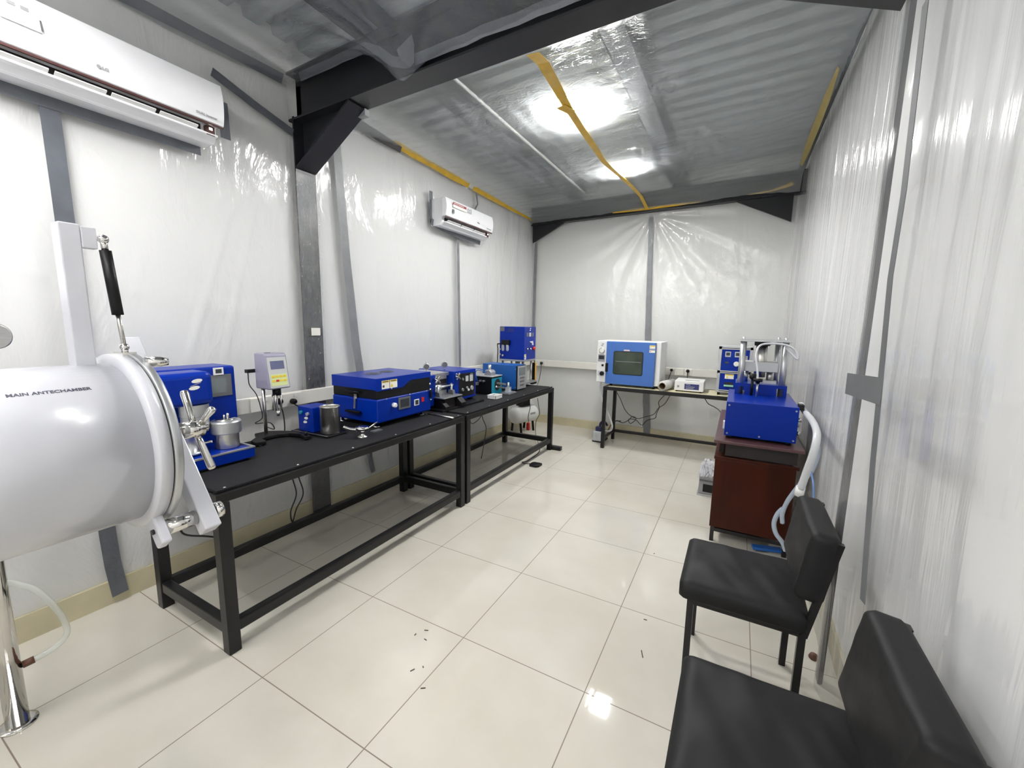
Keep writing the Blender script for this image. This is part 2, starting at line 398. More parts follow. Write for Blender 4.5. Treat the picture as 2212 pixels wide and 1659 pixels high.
# ------------------------------------------------------------------ steel frame
def ibeam(mb, p0, p1, w, h, tf=.012, tw=.01):
    p0, p1 = V(p0), V(p1); up = V((0, 0, 1))
    return mb
BY0, BY1 = 1.05, 1.20; BYC = 1.125
def bz(x): return 2.832 + 0.022*x    # underside of the beam
t = thing('steel_beam', 'black steel roof beam crossing the room with braced corner ends', 'beam', (0.5, BYC, 2.82))
xa, xb = XL, XR
def sloped(mb, x0, x1, y0, y1, f0, f1):
    p = [(x, y, z) for x in (x0, x1) for y in (y0, y1) for z in (f0(x), f1(x))]
    return mb._add([V(q) for q in p], [(0, 1, 3, 2), (4, 6, 7, 5), (0, 4, 5, 1), (2, 3, 7, 6), (0, 2, 6, 4), (1, 5, 7, 3)])
sloped(MB(), xa, xb, BY0, BY1, bz, lambda x: bz(x)+.012).build('bottom_flange', M_steel, t)
sloped(MB(), xa, xb, BYC-.005, BYC+.005, lambda x: bz(x)+.012, lambda x: bz(x)+.29).build('web', M_steel, t)
sloped(MB(), xa, xb, BY0, BY1, lambda x: bz(x)+.29, lambda x: bz(x)+.302).build('top_flange', M_steel, t)
def haunch(xc, s, par, z0=2.515, ln=.53):
    # xc: column face, s: +1 grows to +x
    xe = xc + s*ln; z1 = bz(xc+s*ln)
    MB().prism([(0, z0), (0, bz(xc)), (xe-xc, z1)], (xc, BYC-.005, 0), (1, 0, 0), (0, 0, 1), (0, .01, 0)).build('haunch_web', M_steel, par)
    d = V((xe-xc, 0, z1-z0)).normalized(); nrm = V((-d.z, 0, d.x))*(1 if s > 0 else -1)
    if nrm.z < 0: nrm = -nrm
    p0 = V((xc, BYC, z0)); p1 = V((xe, BYC, z1))
    MB().bar(p0 - nrm*.006, p1 - nrm*.006, .15, .012, up=nrm).build('haunch_flange', M_steel, par)
haunch(-1.10, 1, t); haunch(2.04, -1, t, 2.60, .64)
MB().box((-.66, BY1-.03, 2.775), (-.56, BY1+.006, 2.815)).build('tape_patch', M_tape, t)
def column(x0, x1, label, inner, BY0=BY0, BY1=BY1, deep=True):
    c = thing('steel_column', label, 'column', ((x0+x1)/2, BYC, 0), 'steel columns under the roof beam')
    MB().box((inner-.006, BY0, 0), (inner+.006, BY1, 2.83)).build('flange', M_steel, c)
    if deep: MB().box((x0, BYC-.005, 0), (x1, BYC+.005, 3.05)).build('web', M_steel, c)
    else: MB().box((inner+.006, (BY0+BY1)/2-.02, 0), (inner+.012, (BY0+BY1)/2+.02, 2.83)).build('stiffener', M_steel, c)
    return c
cl = column(XL, -1.106, 'black steel column on the left wall behind the black workbench, wrapped in clear film', -1.106)
MB().grid(lambda u, v: V((-1.092 + .006*nz(u*6, v*30, 3) + .010*math.exp(-((v-.97)/.03)**2)*nz(u*9, v*60, 1), BY0-.012+u*(BY1-BY0+.024), .05+v*2.43)), 14, 120).build('plastic_wrap', M_film_wrap, cl)
cr = column(2.05, XR, 'dark steel column on the right wall seen through the film', 2.05, 1.125, 1.175, False)
# beam end along the back wall
t = thing('steel_beam', 'dark steel beam along the top of the back wall with braced ends', 'beam', (0.45, 4.8, 2.88))
def ez(x): return 2.893 + .026*(x+1.15)/3.2*1.6
sloped(MB(), XL, XR, 4.74, 4.83, ez, lambda x: ez(x)+.012).build('bottom_flange', M_steel, t)
sloped(MB(), XL, XR, 4.78, 4.79, lambda x: ez(x)+.012, lambda x: ez(x)+.25).build('web', M_steel, t)
for xc, xe, zc in ((-1.12, -.63, 2.66), (2.03, 1.47, 2.65)):
    MB().prism([(xc, zc), (xc, ez(xc)), (xe, ez(xe))], (0, 4.775, 0), (1, 0, 0), (0, 0, 1), (0, .03, 0)).build('haunch', M_steel, t)

# ------------------------------------------------------------------ films
def folds(a, b, k=1.0):   # soft vertical drape folds, a along the wall, b height
    w = a + .12*nz(a*1.3, b*.9, 5)
    return .5*nz(w*4, b*.5, 1) + .28*nz(w*9, b*.6, 2) + .07*nz(w*22, b*1.0, 3)
def film_wall(name, label, o, u, v, nrm, m, amp, nu, nv, extra=None, grp='clear film sheets on the walls'):
    o, u, v, nrm = V(o), V(u), V(v), V(nrm); lu, lv = u.length, v.length
    def f(i, j):
        a, b = i*lu, j*lv
        edge = min(1, 8*i, 8*(1-i))*.85+.15
        d = amp*edge*folds(a+o.y*3+o.x, b)
        if extra: d += extra(a, b)
        return o + u*i + v*j + nrm*d
    return tag(MB().grid(f, nu, nv).build(name, m), label, 'plastic sheet', grp)
def crease(a0, b0, a1, b1, w, h):
    d = V((a1-a0, b1-b0)); L = d.length; d.normalize()
    def g(a, b):
        q = V((a-a0, b-b0)); t = q.dot(d); s = q.x*d.y - q.y*d.x
        if t < -.1 or t > L+.1: return 0
        return h*math.exp(-(s/w)**2)*max(0, min(1, (t+.1)/.2))*max(0, min(1, (L+.1-t)/.2))
    return g
cs = [crease(2.55, 1.0, 2.95, 2.2, .012, .012), crease(2.75, .95, 3.1, 2.3, .010, .009), crease(2.3, 1.1, 2.5, 1.9, .012, .007), crease(3.25, 1.2, 3.3, 2.7, .01, .009), crease(1.9, 1.7, 3.1, 1.5, .02, .005), crease(1.4, 1.9, 2.1, 1.85, .02, .005)]
film_wall('plastic_sheet', 'wrinkled clear film on the left wall near the large air conditioner', (-1.135, -2.3, .127), (0, 3.34, 0), (0, 0, 2.9), (1, 0, 0), M_film_left, .018, 150, 110, lambda a, b: sum(c(a, b+.12) for c in cs))
cs2 = [crease(1.0, .9, .75, 2.3, .010, .008), crease(1.95, 1.0, 1.5, 2.2, .012, .009), crease(2.3, 1.6, 2.1, 2.3, .01, .006), crease(.35, 1.0, .2, 2.4, .008, .008), crease(2.9, .9, 3.0, 2.6, .012, .006)]
film_wall('plastic_sheet', 'wrinkled clear film on the left wall around the small air conditioner', (-1.135, 1.23, .127), (0, 3.60, 0), (0, 0, 2.83), (1, 0, 0), M_film_left, .018, 150, 110, lambda a, b: sum(c(a, b+.12) for c in cs2))
def fan(ax, az, s):  # creases radiating from the knot at the beam
    def g(a, b):
        dx, dz = a-ax, az-b; r = math.hypot(dx, dz)+1e-4; th = math.atan2(dx, dz)
        return s*.010*math.sin(th*17+2*nz(th*3, r))*math.exp(-abs(r-.35)/.9)*min(1, r*4)
    return g
film_wall('plastic_sheet', 'clear film on the back wall left of its middle tape', (-1.11, 4.845, .117), (1.67, 0, 0), (0, 0, 2.78), (0, -1, 0), M_film_back, .012, 90, 110, fan(1.65, 2.78, 1))
film_wall('plastic_sheet', 'clear film on the back wall right of its middle tape', (.57, 4.845, .117), (1.50, 0, 0), (0, 0, 2.81), (0, -1, 0), M_film_back, .012, 90, 110, fan(-.02, 2.78, 1))
def overcol(yc, o): return lambda a, b: .045*math.exp(-((a+o-yc)/.14)**2)
film_wall('plastic_sheet', 'rippled clear film hanging on the right wall beyond the column', (2.085, 1.135, .0), (0, 3.69, 0), (0, 0, 3.08), (-1, 0, 0), M_film_right, .030, 220, 60, overcol(1.12, 1.135))
film_wall('plastic_sheet', 'rippled clear film hanging on the right wall beside the near chair', (2.075, -2.5, .0), (0, 3.62, 0), (0, 0, 2.80), (-1, 0, 0), M_film_right2, .026, 240, 60, overcol(1.12, -2.5))
# ceiling films
def ceil_far(u, v):
    x = -1.125 + u*3.2; y = 1.215 + v*3.515
    zl = 3.005 - .03*v; zr = 3.05 + .10*v
    z = zl + (zr-zl)*u - .045*math.sin(PI*u)*(.4+.6*math.sin(PI*min(1, v*1.05)))
    e = math.exp(-v*3.55/.35); zb = bz(x)+.018
    z = z*(1-e) + zb*e
    ef = math.exp(-(1-v)*3.55/.15); z = z*(1-ef) + (ez(x)+.03)*ef
    edge = math.exp(-u*3.2/.5)+math.exp(-(1-u)*3.2/.4)+math.exp(-(1-v)*3.5/.35)
    z += .012*nz(x*2.2, y*2.2, 4) + edge*.014*nz(x*3.0+y*2, y*14, 8) + .006*nz(x*12, y*3, 2)
    return V((x, y, z))
tag(MB().grid(ceil_far, 150, 150).build('plastic_sheet', M_film_ceil), 'clear ceiling film under the floodlights in the far bay', 'plastic sheet', 'clear ceiling film sheets')
KX, KY = -.12, 1.05
def neardrop(x):
    k = max(0, min(1, (-.10-x)/.32)); return .17*k*k*(3-2*k)
def ceil_near(u, v):
    x = -1.125 + u*3.2; y = 1.045 - v*4.2
    z = 3.0 + .01*x - .05*math.sin(PI*u) - .02*nz(x, y)
    e = math.exp(-v*4.2/.14); zb = bz(x)+.05 + neardrop(x) + .012*nz(x*9, 1, 1)
    z = z*(1-e)+zb*e
    dx, dy = x-KX, y-KY; r = math.hypot(dx, dy)+1e-4; th = math.atan2(dx, -dy)
    z += -.07*math.exp(-r/.22) + .016*math.sin(th*13+2*nz(th*2, r*2))*math.exp(-r/.7)*min(1, r*5)
    z += .012*nz(x*3, y*3, 9)+.007*nz(x*11, y*8, 5)
    return V((x, y, z))
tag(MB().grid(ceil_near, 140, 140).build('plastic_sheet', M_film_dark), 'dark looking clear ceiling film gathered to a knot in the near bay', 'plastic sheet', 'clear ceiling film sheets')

# tapes: polylines given by their place on the wall, width w, drawn flat on the film
def strip(name, pts, w, nrm, m, label, cat='tape', grp=None, th=.0016, off=0.0, parent=None):
    nrm = V(nrm).normalized(); mb = MB(); pts = [V(p)+nrm*off for p in pts]
    A = []; 
    for i, p in enumerate(pts):
        d = (pts[min(i+1, len(pts)-1)] - pts[max(i-1, 0)]).normalized(); s = d.cross(nrm).normalized()
        ww = (w if not isinstance(w, (list, tuple)) else w[i])/2
        A.append((p-s*ww, p+s*ww))
    n = len(A)
    for k in range(n-1):
        a, b = A[k]; c, d = A[k+1]
        q = [a, b, d, c]; q2 = [x + nrm*th for x in q]
        mb._add(q+q2, [(3, 2, 1, 0), (4, 5, 6, 7), (0, 1, 5, 4), (1, 2, 6, 5), (2, 3, 7, 6), (3, 0, 4, 7)])
    o = mb.build(name, m, parent)
    if label: tag(o, label, cat, grp)
    return o
XF = -1.10
strip('tape_strip', [(XF, -.115, 2.45), (XF, -.112, 1.92), (XF, -.112, 1.2), (XF, -.105, .38), (XF, -.10, .22), (XF, -.085, .05)], .066, (1, 0, 0), M_tape_d, 'grey tape seam on the left wall beneath the large air conditioner')
strip('tape_strip', [(XF, 1.385, 2.95), (XF, 1.40, 2.6), (XF, 1.44, 1.96), (XF, 1.50, 1.3), (XF, 1.56, .9), (XF, 1.61, .3), (XF, 1.64, .17)], [.07, .07, .075, .08, .07, .055, .05], (1, 0, 0), M_tape, 'grey tape seam on the left wall just beyond the black column')
strip('tape_strip', [(XF, 2.905, 2.41), (XF, 2.92, 1.8), (XF, 2.94, 1.0)], .045, (1, 0, 0), M_tape, 'grey tape seam hanging below the small air conditioner')
strip('tape_strip', [(-1.085, 4.815, 2.66), (-1.09, 4.815, 1.9), (-1.095, 4.815, 1.0)], .045, (0, -1, 0), M_tape, 'grey tape seam at the far left corner beside the tall blue press')
strip('tape_strip', [(.525, 4.815, 2.86), (.545, 4.815, 2.2), (.578, 4.815, 1.27), (.60, 4.815, .6), (.64, 4.815, .05)], [.055, .06, .075, .085, .085], (0, -1, 0), M_tape, 'grey tape seam down the middle of the back wall behind the oven')
XRF = 1.992
strip('tape_strip', [(XRF, p.y, p.z) for p in [px(*q, XRF) for q in ((2001, 0), (1953, 415), (1924, 600), (1886, 1000), (1864, 1300))]], .046, (-1, 0, 0), M_tape_r, 'long grey tape seam down the right wall film')
strip('tape_strip', [px(1829, 828, XRF-.004), px(1905, 846, XRF-.004)], .075, (-1, 0, 0), M_tape_r, 'short grey tape patch across the right wall seam')
def zc_far(x, y): return ceil_far((x+1.125)/3.2, (y-1.215)/3.515).z
yp = [(.585, 1.23), (.565, 1.4), (.50, 1.75), (.465, 2.03), (.44, 2.4), (.42, 2.8), (.405, 3.1), (.425, 3.5), (.455, 4.0), (.475, 4.4), (.49, 4.72)]
strip('yellow_tape', [(x, y, zc_far(x, y)-.016) for x, y in yp], [.07, .07, .065, .06, .055, .055, .05, .045, .045, .04, .04], (0, 0, -1), M_ytape, 'wavy yellow tape seam crossing the ceiling film under the floodlights')
strip('yellow_tape', [(.43, 1.98, zc_far(.43, 1.98)-.022), (.47, 2.1, zc_far(.47, 2.1)-.022)], .07, (0, 0, -1), M_ytape, 'small yellow tape patch beside the nearer floodlight')
strip('yellow_tape', [(-1.09, y, z) for y, z in ((1.98, 3.0), (2.2, 2.985), (2.5, 2.98), (2.8, 2.972), (3.1, 2.97))], [.05, .055, .05, .06, .05], (1, 0, -.5), M_ytape, 'yellow tape along the left eave above the small air conditioner')
strip('yellow_tape', [(-1.09, y, z) for y, z in ((3.18, 2.97), (3.6, 2.962), (4.1, 2.955), (4.72, 2.955))], [.05, .05, .035, .025], (1, 0, -.5), M_ytape, 'thinner yellow tape along the left eave running to the back corner')
strip('yellow_tape', [(x, 4.735, ez(x)+.035) for x in (.05, .3, .5, .7, .9, 1.1)], [.015, .03, .035, .03, .025, .012], (0, -1, -.4), M_ytape, 'yellow tape on the dark beam above the back wall')
strip('yellow_tape', [(2.0, 4.70, 3.03), (1.94, 4.71, 3.01), (1.80, 4.735, 2.985), (1.6, 4.735, 2.975)], [.05, .03, .018, .01], (0, -1, -.3), M_ytape, 'yellow tape at the far right ceiling corner')
strip('yellow_tape', [(2.03, y, z) for y, z in ((2.5, 3.06), (2.9, 3.06), (3.4, 3.07), (3.9, 3.08), (4.3, 3.08))], [.02, .06, .07, .07, .03], (-1, 0, -.6), mat('faded_yellow_tape', rgb(166, 148, 84), .4), 'faded yellow tape along the right eave')
strip('tape_strip', [(-1.085, y, 3.0+.02*y) for y in (-.9, -.4, .1, .5, .98)], [.06, .05, .06, .05, .06], (1, 0, -.6), M_tape_d, 'dark tape along the left eave above the large air conditioner')
strip('tape_strip', [(-1.095, .56, 2.86), (-1.095, .78, 2.79), (-1.095, 1.04, 2.72)], .05, (1, 0, 0), M_tape_d, 'sagging dark tape beside the top of the black column')
strip('tape_strip', [(x, 1.043, bz(x)+.06+neardrop(x)+.012*nz(x*9, 1, 1)) for x in [-1.0+.1*k for k in range(26)]], .05, (0, -1, -.3), M_tape_d, 'ragged dark tape holding the near ceiling film to the steel beam')
strip('tape_strip', [(-.10, 1.035, 2.99), (-.075, 1.03, 2.93), (-.035, 1.02, 2.855)], [.12, .11, .03], (0, -1, 0), M_tape, 'loose grey tape flap hanging from the knot at the steel beam')

strip('tape_strip', [(2.06, y, 3.075+.02*(y-1.2)) for y in (1.25, 2.0, 2.8, 3.6, 4.4, 4.7)], .09, (-1, 0, -.5), M_tape_d, 'dark strip in place of the shaded slit along the right eave above the faded yellow tape')  # dark strip drawn for the shade in the open slit, not tape
# ------------------------------------------------------------------ trunking, sockets, plugs
MBt = MB().box((-1.108, -2, .888), (-1.075, 4.79, .985)).build('cable_trunking', M_socket, None, .004)
tag(MBt, 'cream cable trunking along the left wall behind the workbenches', 'trunking')
tag(MB().box((-1.108, 4.79, .868), (2.03, 4.825, .965)).build('cable_trunking', M_socket, None, .004), 'cream cable trunking along the back wall behind the oven', 'trunking')
def socket(p, n, label, w=.09, h=.09):
    p, n = V(p), V(n); u = V((0, 0, 1)).cross(n); t = thing('wall_socket', label, 'socket', p, 'sockets on the trunking')
    mb = MB()
    def bx(m_, a0, a1, b0, b1, c0, c1):
        P = [p+u*a+V((0, 0, b))+n*c for a in (a0, a1) for b in (b0, b1) for c in (c0, c1)]
        return m_._add(P, [(0, 1, 3, 2), (4, 6, 7, 5), (0, 4, 5, 1), (2, 3, 7, 6), (0, 2, 6, 4), (1, 5, 7, 3)])
    bx(mb, -w/2, w/2, -h/2, h/2, 0, .012).build('faceplate', M_socket, t, .003)
    bx(MB(), .018, .032, .018, .034, .0125, .018).build('rocker', M_white, t)
    return t
def plug(p, n, label, cord, r=.022, grp='black plugs in the sockets'):
    p, n = V(p), V(n).normalized(); t = thing('power_plug', label, 'plug', p, grp)
    MB().lathe([(r, 0), (r, .022), (r*.8, .032), (r*.4, .036)], p, n, 20).build('plug_body', M_black, t)
    c = [p+n*.018+V((0, 0, -r*.8))] + [V(q) for q in cord]
    MB().tube(c, .0042, 8).build('cord', M_cable, t)
    return t
XT = -1.075
for y, w, lab in ((.70, .15, 'double cream socket on the trunking behind the viscometer'), (.90, .15, 'double cream socket on the trunking behind the small blue mixer')):
    socket((XT, y, .936), (1, 0, 0), lab, w)
b = px(603, 867, -1.05); plug((XT+.013, b.y, b.z), (1, 0, 0), 'round black plug in the socket beside the viscometer', [(XT+.03, b.y+.02, b.z-.09), (XT+.05, b.y+.01, b.z-.2), (XT+.05, b.y-.02, .6)])
b = px(634, 867, -1.05); plug((XT+.013, b.y, b.z), (1, 0, 0), 'black plug in the socket above the small blue mixer', [(XT+.04, b.y+.04, b.z-.06), (XT+.05, b.y+.05, b.z-.15), (XT+.05, b.y+.06, .6)], .02)
YT = 4.79
def backplug(x, y, label, cord, r=.02): 
    b = py(x, y, YT); plug((b.x, YT-.013, b.z), (0, -1, 0), label, cord(b), r)
for x, lab in ((1450, 'first cream socket to the right of the oven'), (1470, 'middle cream socket to the right of the oven'), (1487, 'third cream socket to the right of the oven')):
    b = py(x, 800, YT); socket((b.x, YT, .915), (0, -1, 0), lab, .085, .085)
b = py(1171, 784, YT); socket((b.x-.02, YT, .915), (0, -1, 0), 'cream socket on the back trunking beside the tall blue press', .14, .085)
backplug(1171, 784, 'round black plug beside the tall blue press', lambda b: [(b.x, YT-.04, b.z-.12), (b.x-.02, YT-.05, b.z-.25), (b.x-.06, YT-.06, b.z-.38)])
backplug(1451, 799, 'black plug just right of the oven', lambda b: [(b.x-.01, YT-.04, b.z-.06), (b.x-.03, YT-.05, b.z-.13)], .017)
backplug(1486, 801, 'black plug above the white box device', lambda b: [(b.x, YT-.04, b.z-.06), (b.x+.01, YT-.05, b.z-.13)], .02)
tag(MB().box((-1.089, 1.095, 1.375), (-1.080, 1.165, 1.43)).build('switch_plate', M_socket, None, .002), 'small square white plate on the black column', 'switch')

# ------------------------------------------------------------------ workbenches
def bench(y0, y1, zt, label):
    x0, x1 = -.90, -.232
    t = thing('workbench', label, 'workbench', ((x0+x1)/2, (y0+y1)/2, 0), 'black steel workbenches along the left wall')
    MB().box((x0+.012, y0+.012, zt-.012), (x1-.016, y1-.012, zt)).build('rubber_top', M_rubber, t, .002)
    for nm, a, b in (('apron', (x1-.05, y0, zt-.055), (x1, y1, zt-.004)), ('apron', (x0, y0, zt-.055), (x0+.05, y1, zt-.004)), ('apron', (x0+.05, y0, zt-.055), (x1-.05, y0+.05, zt-.004)), ('apron', (x0+.05, y1-.05, zt-.055), (x1-.05, y1, zt-.004))):
        MB().box(a, (b[0], b[1], b[2]-.0085)).build(nm, M_bench, t, .004)
    for x in (x0, x1-.052):
        for y in (y0, y1-.052):
            box('leg', (x, y, 0), (x+.052, y+.052, zt-.056), M_bench, t, .003)
    for a, b in (((x1-.046, y0+.052, .09), (x1-.004, y1-.052, .145)), ((x0+.004, y0+.052, .09), (x0+.046, y1-.052, .145)), ((x0+.052, y0+.004, .09), (x1-.052, y0+.046, .145)), ((x0+.052, y1-.046, .09), (x1-.052, y1-.004, .145))):
        box('stretcher', a, b, M_bench, t, .006)
    n = 6
    for k in range(n):
        y = y0+.05+(y1-y0-.1)*k/(n-1)
        MB().lathe([(.006, 0), (.005, .003), (.002, .0045)], (x1-.03, y, zt-.0005), (0, 0, 1), 12).build('screw', M_alu, t)
    return t
ZT1 = .762
bench(-.005, 1.80, ZT1, 'near black workbench carrying the blue mixer and the large blue hot press')
bench(1.83, 3.62, ZT1, 'far black workbench carrying the tall blue press, reaching the back corner')
tag(MB().box((-.27, 3.60, 0), (-.12, 3.66, .045)).build('floor_bracket', M_bench, None, .004), 'short black steel foot block beside the end leg of the far workbench', 'bracket')

def logo(p, u, v, s, parent, m=M_stick, name='logo'):
    p, u, v = V(p), V(u), V(v); w = u.cross(v).normalized()
    mb = MB()
    for sg in (1, -1):
        pts = []
        for k in range(18):
            a = 2*PI*k/18; pts.append((s*(.42*math.cos(a)*1.0+.12*math.sin(a)*0 + sg*.12), s*(.17*math.sin(a)+.08*math.cos(a)*.6 + sg*.30)))
        mb.prism(pts, p, u, v, w*.0008)
    mb.build(name, m, parent)
    return MB().prism([(-.45*s, -.12*s), (-.4*s, -.16*s), (.45*s, .12*s), (.4*s, .16*s)], p, u, v, w*.0008).build(name, M_greyp, parent)
def plate(name, p, u, v, w, h, m, parent, th=.001, lift=0.0, bevel=0):
    """thin panel centred at p in the plane (u,v), rising along u x v"""
    p, u, v = V(p), V(u).normalized(), V(v).normalized(); n = u.cross(v)
    return MB().prism([(-w/2, -h/2), (w/2, -h/2), (w/2, h/2), (-w/2, h/2)], p+n*lift, u, v, n*th).build(name, m, parent, bevel)
PX = ((0, 1, 0), (0, 0, 1))    # panel frame facing +x
NY = ((1, 0, 0), (0, 0, 1))    # panel frame facing -y
Z1 = ZT1+.0005

# ------------------------------------------------------------------ vacuum mixer
t = thing('vacuum_mixer', 'blue vacuum mixer with steel cups at the near end of the workbench', 'mixer', (-.76, .17, Z1))
MB().box((-.99, -.02, Z1+.012), (-.535, .335, Z1+.062)).build('base', M_blue, t, .004)
MB().box((-.98, -.01, Z1), (-.56, .31, Z1+.012)).build('base_feet', M_black, t)
MB().box((-.548, -.022, Z1+.0625), (-.533, .337, Z1+.069)).box((-.80, .324, Z1+.0625), (-.548, .337, Z1+.069)).build('tray_rim', M_alu, t)
MB().box((-.99, -.02, Z1+.068), (-.79, .40, 1.232)).build('tower', M_blue, t, .012)
MB().box((-.79, -.03, 1.065), (-.63, .215, 1.228)).build('head', M_blue, t, .03, 4)
logo((-.6295, .135, 1.17), *PX, .055, t)
b = plate('touchscreen_bezel', (-.79, .29, 1.13), *PX, .17, .115, M_bezel, t, .006)
plate('touchscreen', (-.784, .285, 1.13), *PX, .125, .078, M_lcd, b, .001)
b = plate('timer_bezel', (-.79, .315, 1.205), *PX, .048, .042, M_white, t, .006)
plate('timer_display', (-.784, .315, 1.207), *PX, .03, .022, M_screen, b, .001)
MB().lathe([(.016, 0), (.016, .02), (.012, .026)], (-.79, .232, 1.195), (1, 0, 0), 20).build('emergency_button', M_red, t)
cup = MB().lathe([(.056, 0), (.058, .003), (.058, .07), (.0610, .072), (.0610, .128)], (-.69, .145, .938), (0, 0, 1), 64, True, False).build('mixing_cup', M_alu, t)
def cup_on_base(x, y, z):
    c = MB().lathe([(.052, 0), (.054, .002), (.054, .085)], (x, y, z), (0, 0, 1), 64, True, False).build('mixing_cup', M_ss, t)
    MB().lathe([(.066, .078), (.068, .082), (.068, .135), (.064, .142), (.05, .144)], (x, y, z), (0, 0, 1), 64, True, False).build('cup_collar', M_alu, c)
    MB().lathe([(.045, .144), (.043, .150), (.02, .152)], (x, y, z), (0, 0, 1), 32).build('cup_lid', M_chrome, c)
    MB().cyl((x-.012, y, z+.15), (x-.012, y, z+.168), .005).cyl((x+.01, y+.006, z+.15), (x+.01, y+.006, z+.178), .006).build('lid_fitting', M_chrome, c)
cup_on_base(-.655, .265, Z1+.063)
MB().lathe([(.05, 0), (.05, .01), (.034, .012), (.034, .09), (.04, .092), (.04, .10)], (-.66, .10, Z1+.068), (0, 0, 1), 28).build('lift_post', M_alu, t)
MB().cyl((-.66, .10, .87), (-.60, .17, .885), .006).cyl((-.66, .10, .84), (-.60, .03, .85), .006).build('lift_handle', M_chrome, t)

# ------------------------------------------------------------------ viscometer
t = thing('viscometer', 'lilac grey viscometer head on a steel pole with black forked base', 'viscometer', (-.89, .61, Z1))
base = MB()
def arc(cx, cy, r, a0, a1, n=12): return [(cx+r*math.cos(a0+(a1-a0)*k/n), cy+r*math.sin(a0+(a1-a0)*k/n)) for k in range(n+1)]
MB().prism([(-.935, .56), (-.86, .53), (-.80, .46), (-.735, .45), (-.715, .50), (-.745, .515), (-.79, .52), (-.815, .565), (-.81, .63), (-.775, .68), (-.70, .70), (-.62, .675), (-.612, .71), (-.70, .745), (-.79, .735), (-.87, .69), (-.935, .64)], (0, 0, Z1+.004), (1, 0, 0), (0, 1, 0), (0, 0, .022)).build('forked_base', M_black, t, .004)
MB().cyl((-.735, .475, Z1), (-.735, .475, Z1+.006), .012).cyl((-.64, .70, Z1), (-.64, .70, Z1+.006), .012).cyl((-.91, .60, Z1), (-.91, .60, Z1+.006), .012).cyl((-.64, .70, Z1+.024), (-.64, .70, Z1+.05), .009).build('levelling_foot', M_black, t)
MB().cyl((-.89, .605, Z1+.02), (-.89, .605, 1.10), .0105).build('pole', M_ss, t)
hb = V((-.855, .66, 1.065))
hd = MB().prism([(-.075, 0), (.065, 0), (.035, .205), (.02, .215), (-.075, .215)], (-.855, .585, 1.068), (1, 0, 0), (0, 0, 1), (0, .135, 0)).build('head', M_lilac, t, .008, 3)
n = V((.205, 0, .03)).normalized(); up = V((-.03, 0, .205)).normalized()
fp = V((-.855+.0505, .6525, 1.068+.10))
f = plate('front_panel', fp, (0, 1, 0), up, .118, .185, M_panelgrey, t, .001, .0006)
plate('display', fp+up*.045, (0, 1, 0), up, .085, .05, M_lcdblue, f, .0008, .0018)
plate('keypad', fp-up*.045, (0, 1, 0), up, .10, .07, M_lime, f, .0006, .0018)
for k in range(8):
    plate('key', fp-up*(.025+.025*(k//4))+V((0, -.036+.024*(k % 4), 0)), (0, 1, 0), up, .018, .012, M_red if k == 5 else M_yellow, f, .001, .0026)
MB().cyl((-.88, .64, 1.283), (-.88, .64, 1.2845), .018).build('level_bubble', M_black, t)
MB().box((-.955, .54, 1.165), (-.925, .60, 1.185)).build('side_knob', M_black, t)
MB().cyl((-.835, .655, 1.025), (-.835, .655, 1.07), .024).build('coupling', M_black, t)
for dx, dy in ((-.014, -.02), (.014, -.02), (.0, .024)):
    MB().cyl((-.835+dx, .655+dy, .93), (-.835+dx, .655+dy, 1.03), .004).build('guard_leg', M_ss, t)
MB().cyl((-.835, .655, .90), (-.835, .655, 1.03), .003).cyl((-.835, .655, .895), (-.835, .655, .925), .01).build('spindle', M_ss, t)
MB().tube([(-.93, .545, 1.165), (-.95, .56, 1.09), (-.93, .585, 1.03), (-.92, .60, .95), (-.92, .605, .88), (-.935, .57, .85), (-.90, .64, .845), (-.895, .66, .80), (-.90, .60, .835)], .003, 8).build('sensor_cord', M_cable, t)

# ------------------------------------------------------------------ small blue mixer with beaker
t = thing('magnetic_mixer', 'small blue mixer box on a black plate, next to the lilac viscometer', 'mixer', (-.71, .83, Z1))
MB().prism([(-.885, .765), (-.545, .775), (-.55, .925), (-.87, .95)], (0, 0, Z1), (1, 0, 0), (0, 1, 0), (0, 0, .012)).build('base_plate', M_black, t, .003)
MB().prism([(-.885, .765), (-.545, .775), (-.545, .779), (-.885, .769)], (0, 0, Z1+.0121), (1, 0, 0), (0, 1, 0), (0, 0, .002)).build('plate_edge', M_alu, t)
MB().box((-.84, .79, Z1+.013), (-.695, .93, .935)).build('body', M_blue, t, .004)
for k, (x, z) in enumerate(((-.80, .898), (-.735, .893))):
    MB().lathe([(.013, 0), (.011, .014)], (x, .79, z), (0, -1, 0), 16).build('knob', M_teal if k == 0 else M_lilac, t)
logo((-.765, .7895, .85), *NY, .045, t)
tag(MB().lathe([(.058, 0), (.060, .003), (.060, .165), (.062, .168), (.062, .171), (.057, .171), (.056, .165), (.056, .006), (.0, .006)], (-.618, .858, Z1+.0135), (0, 0, 1), 40, cap=False).build('steel_beaker', M_ss), 'tall brushed steel beaker standing before the small blue mixer', 'beaker')

# ------------------------------------------------------------------ lamp shaped sauce boat
q = V((-.40, .92, Z1)); t = thing('gravy_boat', 'small shiny metal lamp-shaped pot in front of the hot press', 'pot', q)
MB().lathe([(.032, 0), (.03, .004), (.014, .012), (.009, .022), (.014, .032), (.03, .04), (.042, .052), (.044, .06), (.035, .066), (.015, .07)], q, (0, 0, 1), 32).build('bowl', M_chrome, t)
MB().tube([q+V((-.02, -.025, .048)), q+V((-.045, -.055, .055)), q+V((-.07, -.085, .072))], .011, 10).build('spout', M_chrome, t)
MB().tube([q+V((.02, .03, .05)), q+V((.04, .06, .075)), q+V((.045, .08, .085)), q+V((.03, .075, .07)), q+V((.018, .05, .055))], .004, 8).build('handle', M_chrome, t)

